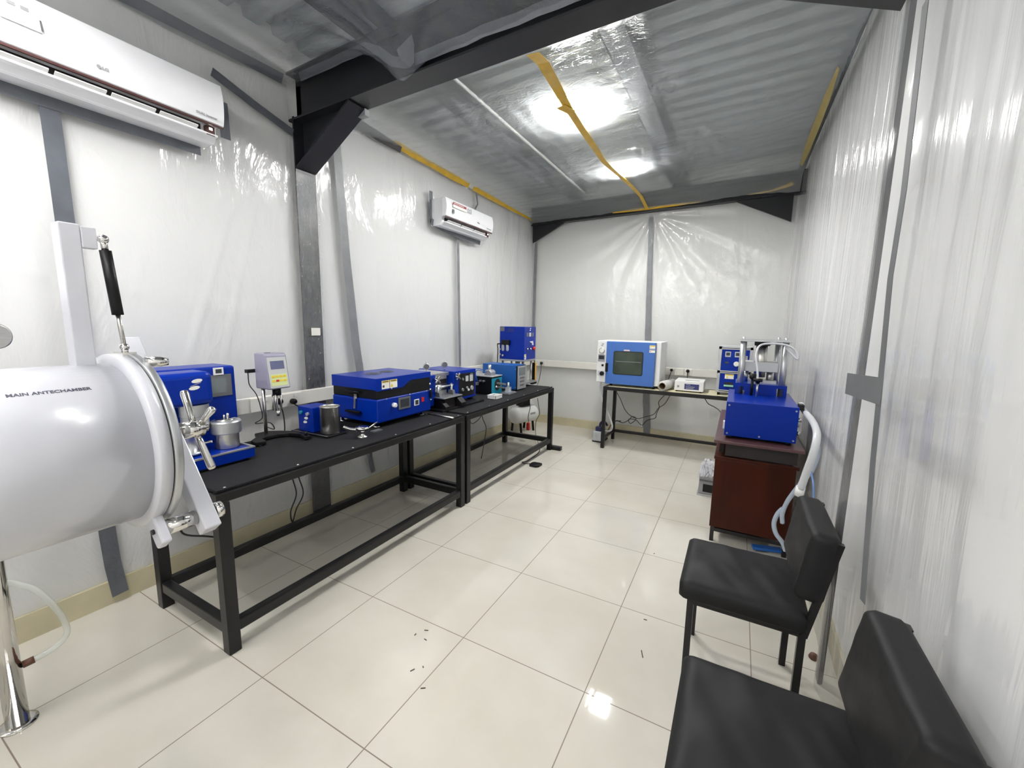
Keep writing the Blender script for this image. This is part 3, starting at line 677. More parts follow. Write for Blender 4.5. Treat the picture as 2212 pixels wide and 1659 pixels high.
# ------------------------------------------------------------------ hot press (clamshell)
X0, X1, Y0, Y1 = -.905, -.46, 1.105, 1.66
t = thing('hot_press', 'large blue clamshell hot press with black middle band and warning stickers', 'press', ((X0+X1)/2, (Y0+Y1)/2, Z1))
MB().box((X0, Y0, .797), (X1, Y1, .962)).build('lower_body', M_blue, t, .012, 3)
MB().box((X0+.006, Y0+.006, .962), (X1-.006, Y1-.006, 1.03)).build('middle_band', M_black, t, .004)
MB().box((X1-.0065, 1.43, 1.02), (X1-.003, Y1-.004, 1.062)).prism([(1.36, 1.02), (1.43, 1.02), (1.43, 1.062)], (X1-.0065, 0, 0), (0, 1, 0), (0, 0, 1), (.0035, 0, 0)).build('viewing_strip', M_black, t)
lid = MB().box((X0, Y0, 1.026), (X1-.012, Y1, 1.105)).prism([(Y0, 1.018), (1.35, 1.018), (1.43, 1.062), (Y1, 1.062), (Y1, 1.105), (Y0, 1.105)], (X1-.012, 0, 0), (0, 1, 0), (0, 0, 1), (.012, 0, 0)).build('lid', M_blue, t, .002)
for cx, cy in ((-.70, 1.30), (-.72, 1.45)):
    g = MB()
    for k in range(5):
        r0 = .012+.011*k; g.lathe([(r0, 0), (r0, .0012), (r0+.005, .0012), (r0+.005, 0)], (cx, cy, 1.1055), (0, 0, 1), 32, cap=False)
    g.build('fan_grille', M_screen, lid)
for y, sy in ((1.185, .07), (1.26, .07)):
    s = plate('warning_sticker', (X1, y, 1.058), *PX, sy, .058, M_stick, lid, .0008, .0004)
    plate('sticker_header', (X1, y, 1.079), *PX, sy-.006, .013, M_yellow, s, .0006, .0014)
    if y > 1.2:
        MB().prism([(y-.03, 1.038), (y-.006, 1.038), (y-.018, 1.06)], (X1+.0015, 0, 0), (0, 1, 0), (0, 0, 1), (.0006, 0, 0)).build('warning_triangle', M_yellow, s)
    else: MB().lathe([(.009, 0), (.009, .0006)], (X1+.0015, y-.02, 1.048), (1, 0, 0), 20).build('warning_symbol', M_ink, s)
    text('sticker_lettering', 'WARNING', .011, (X1+.0021, y-.029, 1.0755), *PX, M_ink, s)
MB().lathe([(.018, 0), (.017, .02), (.012, .026)], (X1, 1.275-.02, .905), (1, 0, 0), 20).build('knob', M_white, t)
b = plate('screen_bezel', (X1, 1.362, .905), *PX, .12, .085, M_bezel, t, .006)
plate('screen', (X1+.006, 1.362, .905), *PX, .088, .058, M_screen, b, .001)
b = plate('meter_bezel', (X1, 1.492, .888), *PX, .052, .046, M_white, t, .004)
plate('meter_display', (X1+.004, 1.492, .888), *PX, .034, .034, M_screen, b, .001)
plate('rocker_switch', (X1, 1.56, .90), *PX, .024, .034, M_red, t, .006)
for x, y in ((-.86, 1.15), (-.52, 1.15), (-.52, 1.61), (-.86, 1.61)):
    MB().lathe([(.026, 0), (.024, .006), (.01, .014), (.008, .036)], (x, y, Z1), (0, 0, 1), 20).build('foot', M_chrome, t)
for z in (1.005, .865):
    MB().bar((-.74, Y0-.022, z), (-.60, Y0-.022, z), .022, .016).bar((-.70, Y0, z), (-.70, Y0-.022, z), .018, .016).bar((-.64, Y0, z), (-.64, Y0-.022, z), .018, .016).build('handle', M_black, t, .003)
MB().bar((-.66, Y0-.008, .97), (-.665, Y0-.012, .885), .018, .006, up=(0, 1, 0)).bar((-.66, Y0-.004, .985), (-.66, Y0-.004, .955), .026, .006, up=(0, 1, 0)).build('latch', M_chrome, t)
for k, (y, z) in enumerate(((1.64, 1.01), (1.645, .965), (1.65, .885))):
    MB().ball((X1+.006, y, z), .009).build('hinge_stud', M_chrome, t)
MB().bar((X1+.01, 1.645, .965), (X1+.01, 1.65, .90), .012, .012).build('lift_strut', M_black, t)
for p in ((X1, 1.19, .958), (X1, 1.42, .958), (X1, 1.61, .958), (X1, 1.24, 1.024)):
    MB().ball(p, .005).build('screw', M_alu, t)
tag(MB().box((-.45, 1.03, Z1), (-.41, 1.10, Z1+.008)).build('metal_bar', M_bezel), 'small flat grey metal bar beneath the front foot of the hot press', 'bar')
a = pz(925, 893, Z1+.006); b = pz(980, 903, Z1+.006)
tag(MB().cyl(a, b, .006).build('steel_rod', M_ss), 'thin steel rod lying between the two workbenches', 'rod')

# ------------------------------------------------------------------ roll press
ZB = Z1
t = thing('roll_press', 'blue and grey roll press with two dial gauges on top', 'roll press', (-.72, 2.05, ZB))
MB().box((-.92, 1.75, .80), (-.545, 1.825, 1.055)).build('side_frame', M_blue, t, .004)
MB().box((-.92, 1.825, .80), (-.60, 2.045, 1.03)).build('roller_housing', M_panelgrey, t, .002)
MB().box((-.90, 1.80, 1.03), (-.575, 2.06, 1.06)).build('top_plate', M_alu, t, .003)
MB().box((-.604, 1.835, .955), (-.5985, 2.04, 1.0)).build('roller_gap', M_slot, t)
MB().cyl((-.605, 1.83, .93), (-.605, 2.04, .93), .03).build('roller', M_ss, t)
MB().prism([(-.92, .80), (-.52, .80), (-.52, 1.065), (-.92, 1.065)], (0, 2.045, 0), (1, 0, 0), (0, 0, 1), (0, .345, 0)).build('control_cabinet', M_blue, t, .006)
cp = MB().box((-.5205, 2.115, .825), (-.5165, 2.365, 1.035)).build('control_panel', M_black, t, .002)
for y, z, w, h, mm in ((2.235, .985, .042, .05, M_panelgrey), (2.305, .985, .05, .06, M_panelgrey), (2.31, 1.02, .04, .015, M_lcd)):
    plate('meter', (-.5165, y, z), *PX, w, h, mm, cp, .004)
for y, z, r, mm in ((2.165, .985, .014, M_lcd), (2.165, .89, .016, M_lcd), (2.235, .90, .014, M_alu), (2.31, .89, .024, M_greyp), (2.255, .88, .012, M_white)):
    MB().lathe([(r, 0), (r*.8, .012)], (-.5165, y, z), (1, 0, 0), 16).build('knob', mm, cp)
for y in (1.80, 2.08):
    s = MB(); cz = 1.02
    for k in range(4):
        a = PI/4+k*PI/2; s.bar((-.50, y, cz), (-.50, y+.036*math.cos(a), cz+.036*math.sin(a)), .012, .012)
    s.cyl((-.56, y, cz), (-.492, y, cz), .012).build('star_handle', M_chrome, t)
for y, x in ((1.87, -.68), (2.12, -.68)):
    g = MB().cyl((x, y, 1.06), (x, y, 1.085), .005).cyl((x, y, 1.138), (x, y, 1.16), .004).build('gauge_stem', M_ss, t)
    gd = V((.75, -.65, 0)).normalized(); c = V((x, y, 1.112))
    h = MB().lathe([(.027, 0), (.028, .004), (.028, .02), (.024, .022)], c-gd*.012, gd, 28).build('dial_gauge', M_alu, t)
    MB().lathe([(.023, 0), (.023, .001)], c+gd*.0105, gd, 28).build('gauge_face', M_bezel, h)
MB().box((-.60, 1.80, .862), (-.44, 2.06, .872)).build('feed_table', M_alu, t, .002)
MB().prism([(-.60, .78), (-.42, .78), (-.42, .80), (-.50, .862), (-.60, .862)], (0, 1.80, 0), (1, 0, 0), (0, 0, 1), (0, .05, 0)).build('table_support', M_black, t, .002)
MB().prism([(-.60, .78), (-.40, .78), (-.40, .81), (-.46, .862), (-.60, .862)], (0, 1.99, 0), (1, 0, 0), (0, 0, 1), (0, .07, 0)).build('table_support', M_black, t, .002)
MB().box((-.60, 1.852, .78), (-.47, 1.988, .86)).build('support_box', M_slot, t)
for y in (1.835, 2.02):
    MB().cyl((-.53, y, .872), (-.53, y, .955), .011).cyl((-.53, y, .955), (-.53, y, .965), .007).build('guide_post', M_alu, t)
    MB().prism([(0, 0), (.06, 0), (.05, .035), (.01, .04)], (-.56, y-.012, .872), (1, 0, 0), (0, 0, 1), (0, .03, 0)).build('guide_block', M_bezel, t)
MB().cyl((-.53, 1.82, .95), (-.53, 2.06, .95), .0075).build('guide_roller', M_alu, t)
MB().box((-.90, 1.76, ZB), (-.42, 2.38, .78)).build('base', M_black, t, .002)
for x, y in ((-.86, 1.80), (-.56, 2.35), (-.86, 2.35), (-.56, 1.80)):
    MB().box((x-.02, y-.02, .78), (x+.02, y+.02, .80)).build('mount', M_black, t)

# ------------------------------------------------------------------ spot welder
t = thing('spot_welder', 'black spot welder with teal front beside the white tray', 'welder', (-.66, 2.82, ZB))
MB().box((-.80, 2.70, ZB), (-.535, 2.90, .945)).build('body', M_black, t, .003)
MB().box((-.535, 2.70, ZB+.002), (-.530, 2.90, .93)).build('front_plate', M_teal, t)
MB().box((-.81, 2.695, .945), (-.525, 2.905, .953)).build('top_plate', M_greyp, t, .002)
MB().prism([(-.045, 0), (.045, 0), (.042, .035), (.022, .055), (-.03, .055)], (-.62, 2.76, .953), (1, 0, 0), (0, 0, 1), (0, .09, 0)).build('cylinder_block', M_alu, t, .004)
MB().cyl((-.62, 2.80, 1.0), (-.62, 2.80, 1.06), .016).build('air_cylinder', M_ss, t)
MB().lathe([(.06, 0), (.06, .0015)], (-.5298, 2.81, .86), (1, 0, 0), 32).build('throat_opening', M_slot, t)
MB().bar((-.535, 2.80, .875), (-.44, 2.83, .865), .02, .02).bar((-.535, 2.80, .835), (-.45, 2.82, .83), .018, .018).build('electrode_arm', M_bezel, t, .003)
MB().ball((-.52, 2.77, .84), .014).build('electrode_tip', M_chrome, t)
for k in range(2):
    MB().lathe([(.012, 0), (.012, .03), (.006, .034)], (-.62-.02*k*2, 2.70, .90-.0*k), (0, -1, 0), 14).build('knob', M_bezel, t)
MB().box((-.72, 2.672, .855), (-.685, 2.70, .885)).build('air_valve', M_greyp, t, .003)
MB().tube([(-.70, 2.685, .885), (-.715, 2.68, .96), (-.72, 2.70, 1.0), (-.69, 2.72, 1.005), (-.64, 2.76, .985)], .004, 8).build('air_hose', M_steelblue, t)
MB().tube([(-.69, 2.685, .885), (-.70, 2.665, .95), (-.73, 2.67, 1.01), (-.70, 2.72, 1.02), (-.64, 2.78, .995)], .004, 8).build('air_hose', M_steelblue, t)
t = thing('electrode_stand', 'small steel electrode stand with clear block before the spot welder', 'stand', (-.43, 2.87, ZB))
MB().box((-.50, 2.80, ZB), (-.38, 2.96, ZB+.014)).build('base', M_bezel, t, .004)
MB().box((-.49, 2.81, ZB+.014), (-.39, 2.95, ZB+.02)).build('tray', M_alu, t)
MB().box((-.46, 2.85, ZB+.02), (-.42, 2.91, ZB+.07)).build('clear_block', M_acrylic, t)
MB().cyl((-.44, 2.88, ZB+.07), (-.44, 2.88, ZB+.10), .012).ball((-.44, 2.88, ZB+.105), .014).build('post', M_ss, t)
t = thing('plastic_tray', 'small translucent white plastic tray at the bench edge', 'tray', (-.41, 2.56, ZB))
MB().box((-.46, 2.50, ZB), (-.365, 2.625, ZB+.004)).box((-.46, 2.50, ZB), (-.457, 2.625, ZB+.036)).box((-.368, 2.50, ZB), (-.365, 2.625, ZB+.036)).box((-.46, 2.50, ZB), (-.365, 2.503, ZB+.036)).box((-.46, 2.622, ZB), (-.365, 2.625, ZB+.036)).build('tray_body', M_white, t)
MB().box((-.462, 2.498, ZB+.034), (-.363, 2.51, ZB+.038)).box((-.462, 2.615, ZB+.034), (-.363, 2.627, ZB+.038)).box((-.462, 2.51, ZB+.034), (-.45, 2.615, ZB+.038)).box((-.375, 2.51, ZB+.034), (-.363, 2.615, ZB+.038)).build('rim', M_white, t)

# ------------------------------------------------------------------ power supply
t = thing('welder_power_supply', 'blue cabinet with grey front panel between welder and tall press', 'power supply', (-.66, 3.18, ZB))
MB().box((-.885, 3.08, ZB+.012), (-.455, 3.29, 1.04)).build('cabinet', M_steelblue, t, .004)
MB().box((-.875, 3.09, ZB), (-.47, 3.28, ZB+.012)).build('feet', M_black, t)
MB().box((-.455, 3.08, ZB+.012), (-.443, 3.29, 1.035)).build('front_frame', M_black, t)
f = MB().box((-.443, 3.085, ZB+.014), (-.437, 3.288, 1.03)).build('front_panel', M_greyp, t, .002)
plate('display', (-.437, 3.187, .97), *PX, .15, .085, M_lcd, f, .001)
for z in (.90, .86, .82):
    plate('button_row', (-.437, 3.187, z), *PX, .10, .014, M_bezel, f, .002)
for z in (1.0, .80):
    MB().ball((-.462, 3.079, z), .005).build('screw', M_alu, t)

# ------------------------------------------------------------------ tall pneumatic press
t = thing('pneumatic_press', 'tall blue pneumatic press at the far end of the bench', 'press', (-.70, 3.53, ZB))
MB().box((-.86, 3.375, ZB+.03), (-.50, 3.70, ZB+.05)).build('base_plate', M_alu, t, .002)
for x in (-.83, -.54):
    for y in (3.41, 3.66): MB().lathe([(.025, 0), (.025, .02), (.012, .03)], (x, y, ZB), (0, 0, 1), 16).build('foot', M_black, t)
for x in (-.82, -.55):
    for y in (3.42, 3.64): MB().cyl((x, y, ZB+.05), (x, y, 1.065), .014).build('guide_column', M_ss, t)
MB().box((-.85, 3.385, 1.055), (-.515, 3.69, 1.075)).build('crosshead_plate', M_alu, t, .002)
cab = MB().box((-.845, 3.385, 1.075), (-.52, 3.69, 1.455)).build('cabinet', M_blue, t, .004)
MB().box((-.75, 3.45, ZB+.05), (-.60, 3.62, ZB+.09)).build('lower_platen', M_card, t, .002)
MB().box((-.75, 3.45, .935), (-.60, 3.62, .965)).cyl((-.675, 3.53, .965), (-.675, 3.53, 1.055), .03).build('upper_platen', M_alu, t)
for k in range(4):
    plate('vent_slot', (-.70, 3.385, 1.435-.012*k), *NY, .08, .005, M_ink, cab, .0006)
    for y in (3.45, 3.62): plate('vent_slot', (-.52, y, 1.435-.012*k), *PX, .055, .005, M_ink, cab, .0006)
plate('name_plate', (-.81, 3.385, 1.425), *NY, .055, .05, M_bezel, cab, .001)
logo((-.519, 3.535, 1.425), *PX, .035, cab)
for y in (3.46, 3.53, 3.60):
    plate('gauge_window', (-.52, y, 1.365), *PX, .045, .045, M_panelgrey if y == 3.53 else M_bezel, cab, .004)
MB().cyl((-.52, 3.535, 1.28), (-.49, 3.535, 1.275), .008).bar((-.49, 3.535, 1.29), (-.485, 3.54, 1.245), .016, .008).build('lever', M_white, cab)
for k, y in enumerate((3.45, 3.53, 3.63)):
    MB().lathe([(.012 if k < 2 else .02, 0), (.012 if k < 2 else .02, .02), (.006, .024)], (-.52, y, 1.20), (1, 0, 0), 16).build('push_button', M_red if k == 2 else M_chrome, cab)
s = plate('warning_sticker', (-.52, 3.415, 1.11), *PX, .045, .06, M_stick, cab, .0008)
plate('sticker_header', (-.519, 3.415, 1.128), *PX, .038, .016, M_yellow, s, .0006)
plate('sticker_symbol', (-.519, 3.405, 1.102), *PX, .01, .02, M_ink, s, .0006)
MB().box((-.80, 3.345, 1.24), (-.70, 3.385, 1.30)).build('regulator', M_black, t, .006)
for x in (-.785, -.725): MB().lathe([(.018, 0), (.018, .06), (.01, .075)], (x, 3.36, 1.245), (0, 0, -1), 16).build('regulator_bowl', M_acrylic, t)
for x, z in ((-.83, 1.19), (-.83, 1.13), (-.79, 1.12)):
    MB().cyl((x, 3.385, z), (x, 3.36, z), .012).build('air_fitting', M_chrome, t)
MB().tube([(-.86, 3.36, 1.245), (-.86, 3.37, 1.18), (-.862, 3.37, 1.10), (-.88, 3.40, 1.05), (-.90, 3.40, .95)], .006, 8).build('air_hose', M_cable, t)
MB().bar((-.86, 3.36, 1.25), (-.80, 3.36, 1.255), .014, .014).build('valve', M_black, t)
t2 = thing('light_curtain', 'yellow and black safety light curtain bar beside the tall press', 'light curtain', (-.53, 3.665, ZB))
for y, m_, nm in ((3.715, M_orange, 'housing'),):
    MB().box((-.57, y, ZB+.03), (-.53, y+.035, 1.02)).build(nm, m_, t2, .003)
    MB().box((-.57, y-.012, ZB+.03), (-.53, y, 1.02)).build('lens', M_black, t2)
    MB().box((-.58, 3.70, ZB), (-.52, 3.75, ZB+.03)).build('bracket', M_black, t2)
    MB().tube([(-.55, 3.73, 1.02), (-.55, 3.73, 1.045), (-.56, 3.70, 1.05)], .006, 8).build('lead', M_cable, t2)

# ------------------------------------------------------------------ under the benches
t = thing('air_compressor', 'white air compressor on the floor under the far workbench', 'compressor', (-.90, 4.2, 0))
d = V((.30, .95, 0)).normalized(); c0 = V((-.98, 4.02, .245))
MB().lathe([(.02, -.03), (.07, -.022), (.105, .0), (.115, .03), (.115, .36), (.105, .39), (.07, .412), (.02, .42)], c0, d, 36).build('tank', M_tank, t)
e = c0+d*.20
MB().box((-.10, -.06, 0), (.06, .06, .10), Matrix.Translation(e+V((0, 0, .12)))@Matrix.Rotation(1.2, 4, 'Z')).ball(e+V((-.02, -.09, .17)), .05).build('motor', M_black, t, .008)
MB().bar(e+d*.04+V((0, 0, .11)), e+d*.04+V((0, 0, .22)), .05, .05).bar(e-d*.02+V((.03, 0, .12)), e+d*.14+V((.03, 0, .125)), .02, .02).build('pump_head', M_pumpgrey, t, .004)
for k in (.06, .30):
    q = c0+d*k; MB().bar(q+V((-.07, .02, -.10)), q+V((-.09, .03, -.235)), .03, .012).build('foot', M_black, t); MB().bar(q+V((.07, -.02, -.10)), q+V((.09, -.03, -.235)), .03, .012).build('foot', M_black, t)
q = c0+d*.26; sd = V((d.y, -d.x, 0))
MB().prism([(-.05, -.014), (.05, -.014), (.05, .014), (-.05, .014)], q+sd*.114+V((0, 0, .02)), d, (0, 0, 1), sd*.003).build('maker_label', M_greyp, t)
MB().ball(c0+d*.38+V((0, 0, .10)), .016).build('gauge', M_black, t)
def cord(name, label, pts, r=.0045, m_=M_cable, grp=None): return tag(MB().tube(pts, r, 8).build(name, m_), label, 'cord', grp)
def P(*l): return [px(x, y, X) for x, y, X in l]
cord('cable', 'looped black cord hanging beneath the near workbench middle', P((632, 1034, -.86), (640, 1068, -.86), (628, 1105, -.86), (632, 1127, -.86), (640, 1100, -.84), (655, 1066, -.84), (645, 1030, -.84)))
cord('cable', 'short black cord behind the near leg of the workbench', P((387, 1138, -.55), (395, 1152, -.55), (412, 1157, -.55), (440, 1158, -.55), (462, 1160, -.55)))
cord('cable', 'black cords looping under the start of the far workbench', P((1012, 904, -.80), (1020, 915, -.80), (1034, 906, -.80), (1042, 893, -.80)), grp='cords under the far workbench')
cord('cable', 'black cord dropping under the start of the far workbench', P((1040, 893, -.78), (1043, 905, -.78), (1050, 925, -.78), (1046, 955, -.78), (1040, 990, -.5)), grp='cords under the far workbench')
t = thing('inline_plug', 'red inline plug dangling from a black cord before the compressor', 'plug', px(1141, 921, -.62))
MB().tube(P((1143, 862, -.62), (1145, 880, -.62), (1141, 900, -.62), (1142, 912, -.62)), .0045, 8).build('cord', M_cable, t)
q = px(1141, 921, -.62); MB().box(q+V((-.02, -.02, -.05)), q+V((.02, .02, .05))).build('plug_body', M_red, t, .008)
t = thing('foot_pedal', 'black foot pedal with its cord on the tiles beside the far workbench', 'foot pedal', pz(1157, 1006, 0))
q = pz(1157, 1006, 0)
MB().prism([(-.045, -.06), (.03, -.06), (.055, -.03), (.055, .05), (.03, .06), (-.045, .055), (-.06, .03), (-.06, -.03)], q+V((0, 0, .0005)), (1, 0, 0), (0, 1, 0), (0, 0, .022)).build('pedal_body', M_black, t, .006)
MB().tube([px(1161, 860, -.60), px(1164, 880, -.60), px(1165, 895, -.60), px(1158, 910, -.60), px(1157, 935, -.60), px(1162, 955, -.45), pz(1165, 975, .006), pz(1140, 995, .006), pz(1128, 998, .006), pz(1133, 1001, .006), q+V((-.06, 0, .012))], .004, 8).build('cord', M_cable, t)

# ------------------------------------------------------------------ back table, oven, etc.
t = thing('steel_table', 'dark steel table against the back wall under the oven', 'table', (1.05, 4.24, 0))
zt = .762; x0, x1, y0, y1 = .25, 1.88, 3.985, 4.50
MB().box((x0+.04, y0+.04, zt-.012), (x1-.04, y1-.02, zt-.001)).build('table_board', M_board, t)
for a, b in (((x0, y0, zt-.04), (x1, y0+.04, zt)), ((x0, y1-.04, zt-.04), (x1, y1, zt)), ((x0, y0+.04, zt-.04), (x0+.04, y1-.04, zt)), ((x1-.04, y0+.04, zt-.04), (x1, y1-.04, zt))):
    box('rail', a, b, M_bench, t, .002)
for x in (x0, x1-.04):
    for y in (y0, y1-.04): box('leg', (x, y, 0), (x+.04, y+.04, zt-.04), M_bench, t, .002)
box('stretcher', (x0+.04, y1-.035, .10), (x1-.04, y1-.005, .135), M_bench, t, .002)
for x in (x0, x1-.04): box('stretcher', (x+.005, y0+.04, .10), (x+.035, y1-.04, .135), M_bench, t, .002)
zt += .001
t = thing('drying_oven', 'white and blue drying oven with glass door on the back table', 'oven', (.45, 4.4, zt))
ox0, ox1, oy = .125, .81, 4.10
MB().box((ox0, oy+.012, .795), (ox1+.055, 4.56, 1.305)).build('case', M_white, t, .006)
MB().box((ox0, oy, .80), (ox0+.115, oy+.012, 1.30)).build('control_panel', M_white, t, .003)
dr = MB().box((ox0+.12, oy-.035, .79), (ox1, oy+.010, 1.30)).build('door', M_ovenblue, t, .005)
wx, wz = (ox0+.12+ox1)/2-.02, 1.05
def rplate(name, p, u, v, w, h, r, m, parent, th):
    p, u, v = V(p), V(u), V(v); n = u.cross(v); pts = []
    for cx, cy, a0 in ((w/2-r, h/2-r, 0), (-w/2+r, h/2-r, PI/2), (-w/2+r, -h/2+r, PI), (w/2-r, -h/2+r, 1.5*PI)):
        pts += [(cx+r*math.cos(a0+PI/2*k/6), cy+r*math.sin(a0+PI/2*k/6)) for k in range(7)]
    return MB().prism(pts, p, u, v, n*th).build(name, m, parent)
rplate('window_gasket', (wx, oy-.035, wz), *NY, .345, .278, .022, M_black, dr, .003)
rplate('window', (wx, oy-.038, wz), *NY, .33, .262, .02, M_ovenglass, dr, .002)
MB().box((wx-.145, oy-.042, wz+.015), (wx+.15, oy-.0401, wz+.019)).build('shelf_line', M_greyp, dr)
plate('name_plate', (wx-.02, oy-.035, wz+.15), *NY, .065, .016, M_stick, dr, .001)
text('name_lettering', 'VACUUM OVEN', .0075, (wx-.048, oy-.0363, wz+.147), *NY, M_red, dr)
for z in (1.25, 1.205):
    s = plate('door_sticker', (ox1-.035, oy-.035, z), *NY, .062, .038, M_stick, dr, .0008)
    plate('sticker_stripe', (ox1-.035, oy-.0358, z+.012), *NY, .058, .012, M_yellow if z > 1.22 else M_greyp, s, .0006)
    plate('sticker_symbol', (ox1-.055, oy-.0358, z-.006), *NY, .01, .01, M_yellow if z > 1.22 else M_red, s, .0006)
MB().box((ox0+.122, oy-.065, .935), (ox0+.15, oy-.036, 1.04)).build('door_handle', M_black, t, .005)
logo((ox0+.06, oy-.0005, 1.255), *NY, .032, t, M_greyp)
g = MB().lathe([(.033, 0), (.033, .018), (.028, .02)], (ox0+.058, oy, 1.185), (0, -1, 0), 28).build('vacuum_gauge', M_chrome, t)
MB().lathe([(.027, 0), (.027, .001)], (ox0+.058, oy-.0202, 1.185), (0, -1, 0), 28).build('gauge_face', M_stick, g)
b = plate('controller_bezel', (ox0+.055, oy, 1.092), *NY, .085, .085, M_greyp, t, .004)
plate('controller_display', (ox0+.055, oy-.004, 1.10), *NY, .066, .045, M_screen, b, .001)
plate('power_switch', (ox0+.072, oy, 1.005), *NY, .026, .026, M_black, t, .004)
plate('valve_plate', (ox0+.055, oy, .905), *NY, .085, .06, M_panelgrey, t, .001)
MB().lathe([(.027, 0), (.025, .022)], (ox0+.068, oy-.001, .905), (0, -1, 0), 20).build('valve_knob', M_black, t)
for x in (.30, .80):
    for y in (4.14, 4.46): MB().cyl((x, y, zt), (x, y, .80), .016).build('foot', M_black, t)
MB().tube([(ox0+.03, 4.2, .80), (.16, 4.19, .66), (.21, 4.17, .53), (.27, 4.16, .42), (.325, 4.16, .30), (.335, 4.17, .22), (.29, 4.2, .17), (.20, 4.23, .165)], .011, 10).build('vacuum_hose', M_hose, t)
t = thing('vacuum_pump', 'small grey vacuum pump with blue cap on the floor by the back table', 'pump', (.15, 4.28, 0))
MB().box((.085, 4.19, .018), (.20, 4.42, .145)).build('motor_body', M_pumpgrey, t, .010)
MB().lathe([(.018, 0), (.016, .003)], (.142, 4.1895, .09), (0, -1, 0), 20).build('end_boss', M_alu, t)
MB().box((.075, 4.21, .0005), (.215, 4.44, .018)).build('base_plate', M_black, t)
MB().box((.11, 4.21, .145), (.18, 4.27, .20)).build('inlet_cap', M_pumpblue, t, .006)
MB().tube([(.145, 4.30, .14), (.145, 4.30, .22), (.17, 4.30, .255), (.20, 4.32, .25), (.22, 4.36, .20)], .014, 10).build('carry_handle', M_pumpblue, t)
MB().tube([(.21, 4.40, .10), (.28, 4.42, .24), (.36, 4.5, .25)], .005, 8).build('cord', M_cable, t)
def Q(*l): return [py(x, y, Y) for x, y, Y in l]
cord('cable', 'long black cord drooping beneath the back table from the oven corner', Q((1331, 845, 4.55), (1340, 862, 4.58), (1350, 885, 4.6), (1362, 898, 4.6), (1378, 904, 4.6), (1395, 900, 4.6), (1412, 895, 4.6), (1422, 882, 4.6), (1436, 872, 4.6), (1448, 853, 4.56)), grp='cords under the back table')
cord('cable', 'tangled lower black cord beneath the back table', Q((1332, 908, 4.56), (1345, 913, 4.6), (1357, 908, 4.6), (1366, 900, 4.6), (1374, 905, 4.6), (1362, 915, 4.6), (1358, 906, 4.6), (1373, 907, 4.6), (1386, 918, 4.6), (1398, 908, 4.6), (1415, 903, 4.6), (1418, 893, 4.6), (1424, 880, 4.6), (1423, 868, 4.6), (1437, 852, 4.56)), grp='cords under the back table')
cord('cable', 'black cord hanging from the back table towards the wooden desk', Q((1521, 858, 4.0), (1530, 872, 4.0), (1543, 879, 3.9), (1553, 886, 3.7), (1560, 895, 3.45)), grp='cords under the back table')
t = thing('film_roll', 'roll of clear film on a cardboard core beside the oven', 'film roll', (.93, 4.2, zt))
a = V((.915, 4.035, zt+.056)); b = V((.975, 4.33, zt+.056)); dd = (b-a).normalized()
MB().lathe([(.036, 0), (.055, 0), (.055, (b-a).length), (.036, (b-a).length)], a, dd, 32, cap=False).build('film_winding', mat('wound_film', rgb(196, 196, 192), .2, vary=.08), t)
MB().lathe([(.032, -.006), (.0362, -.006), (.0362, (b-a).length+.005), (.032, (b-a).length+.005), (.032, -.006)], a, dd, 32, cap=False).build('core', M_card, t)
tag(MB().lathe([(.03, 0), (.032, .002), (.032, .09), (.028, .095), (.027, .09), (.027, .004)], (1.0, 4.43, zt), (0, 0, 1), 24, cap=False).build('glass_jar', M_acrylic), 'clear glass jar behind the white box device', 'jar')
t = thing('control_box', 'low white box device with navy label on the back table', 'device', (1.2, 4.3, zt))
MB().box((1.035, 4.10, zt+.012), (1.335, 4.42, .885)).build('case', M_white, t, .006)
for x in (1.06, 1.31):
    for y in (4.13, 4.39): MB().cyl((x, y, zt), (x, y, zt+.013), .012).build('foot', M_black, t)
plate('front_label', (1.215, 4.10, .825), *NY, .15, .062, M_navy, t, .001)
for k, (s, w) in enumerate((('', .045), ('', .09), ('', .08))):
    plate('label_line', (1.155+w/2, 4.0988, .845-.017*k-(.005 if k else 0)), *NY, w, .005, M_panelgrey, t, .0006)
plate('power_switch', (1.075, 4.10, .822), *NY, .022, .024, M_greyp, t, .002)
plate('top_vent', (1.21, 4.2, .8855), (1, 0, 0), (0, 1, 0), .15, .03, M_lcd, t, .0008)
t = thing('vacuum_sealer', 'aluminium framed blue sealing machine at the right end of the back table', 'sealer', (1.61, 4.25, zt))
sx0, sx1, sy0, sy1 = 1.455, 1.775, 4.10, 4.42
for x in (sx0, sx1-.03):
    for y in (sy0, sy1-.03): box('frame_post', (x, y, zt+.055), (x+.03, y+.03, 1.285), M_alu, t, .002)
for z in (zt+.03, 1.0, 1.255):
    MB().box((sx0, sy0, z), (sx1, sy0+.03, z+.03)).box((sx0, sy0+.03, z), (sx0+.03, sy1, z+.03)).box((sx1-.03, sy0+.03, z), (sx1, sy1, z+.03)).box((sx0+.03, sy1-.03, z), (sx1-.03, sy1, z+.03)).build('frame_rail', M_alu, t, .002)
    MB().box((sx0+.03, sy0-.0008, z+.012), (sx1-.03, sy0, z+.018)).build('rail_groove', M_black, t)
MB().box((sx0+.005, sy0+.02, 1.284), (sx1-.005, sy1-.005, 1.29)).build('lid', M_panelgrey, t)
up = MB().box((sx0+.03, sy0+.006, 1.03), (sx1-.03, sy0+.016, 1.255)).build('upper_panel', M_blue, t)
lo = MB().box((sx0+.03, sy0+.006, zt+.06), (sx1-.03, sy0+.016, 1.0)).build('lower_panel', M_blue, t)
MB().box((sx0+.02, sy0+.02, zt+.06), (sx0+.028, sy1-.02, 1.25)).box((sx1-.028, sy0+.02, zt+.06), (sx1-.02, sy1-.02, 1.25)).build('side_panel', M_blue, t)
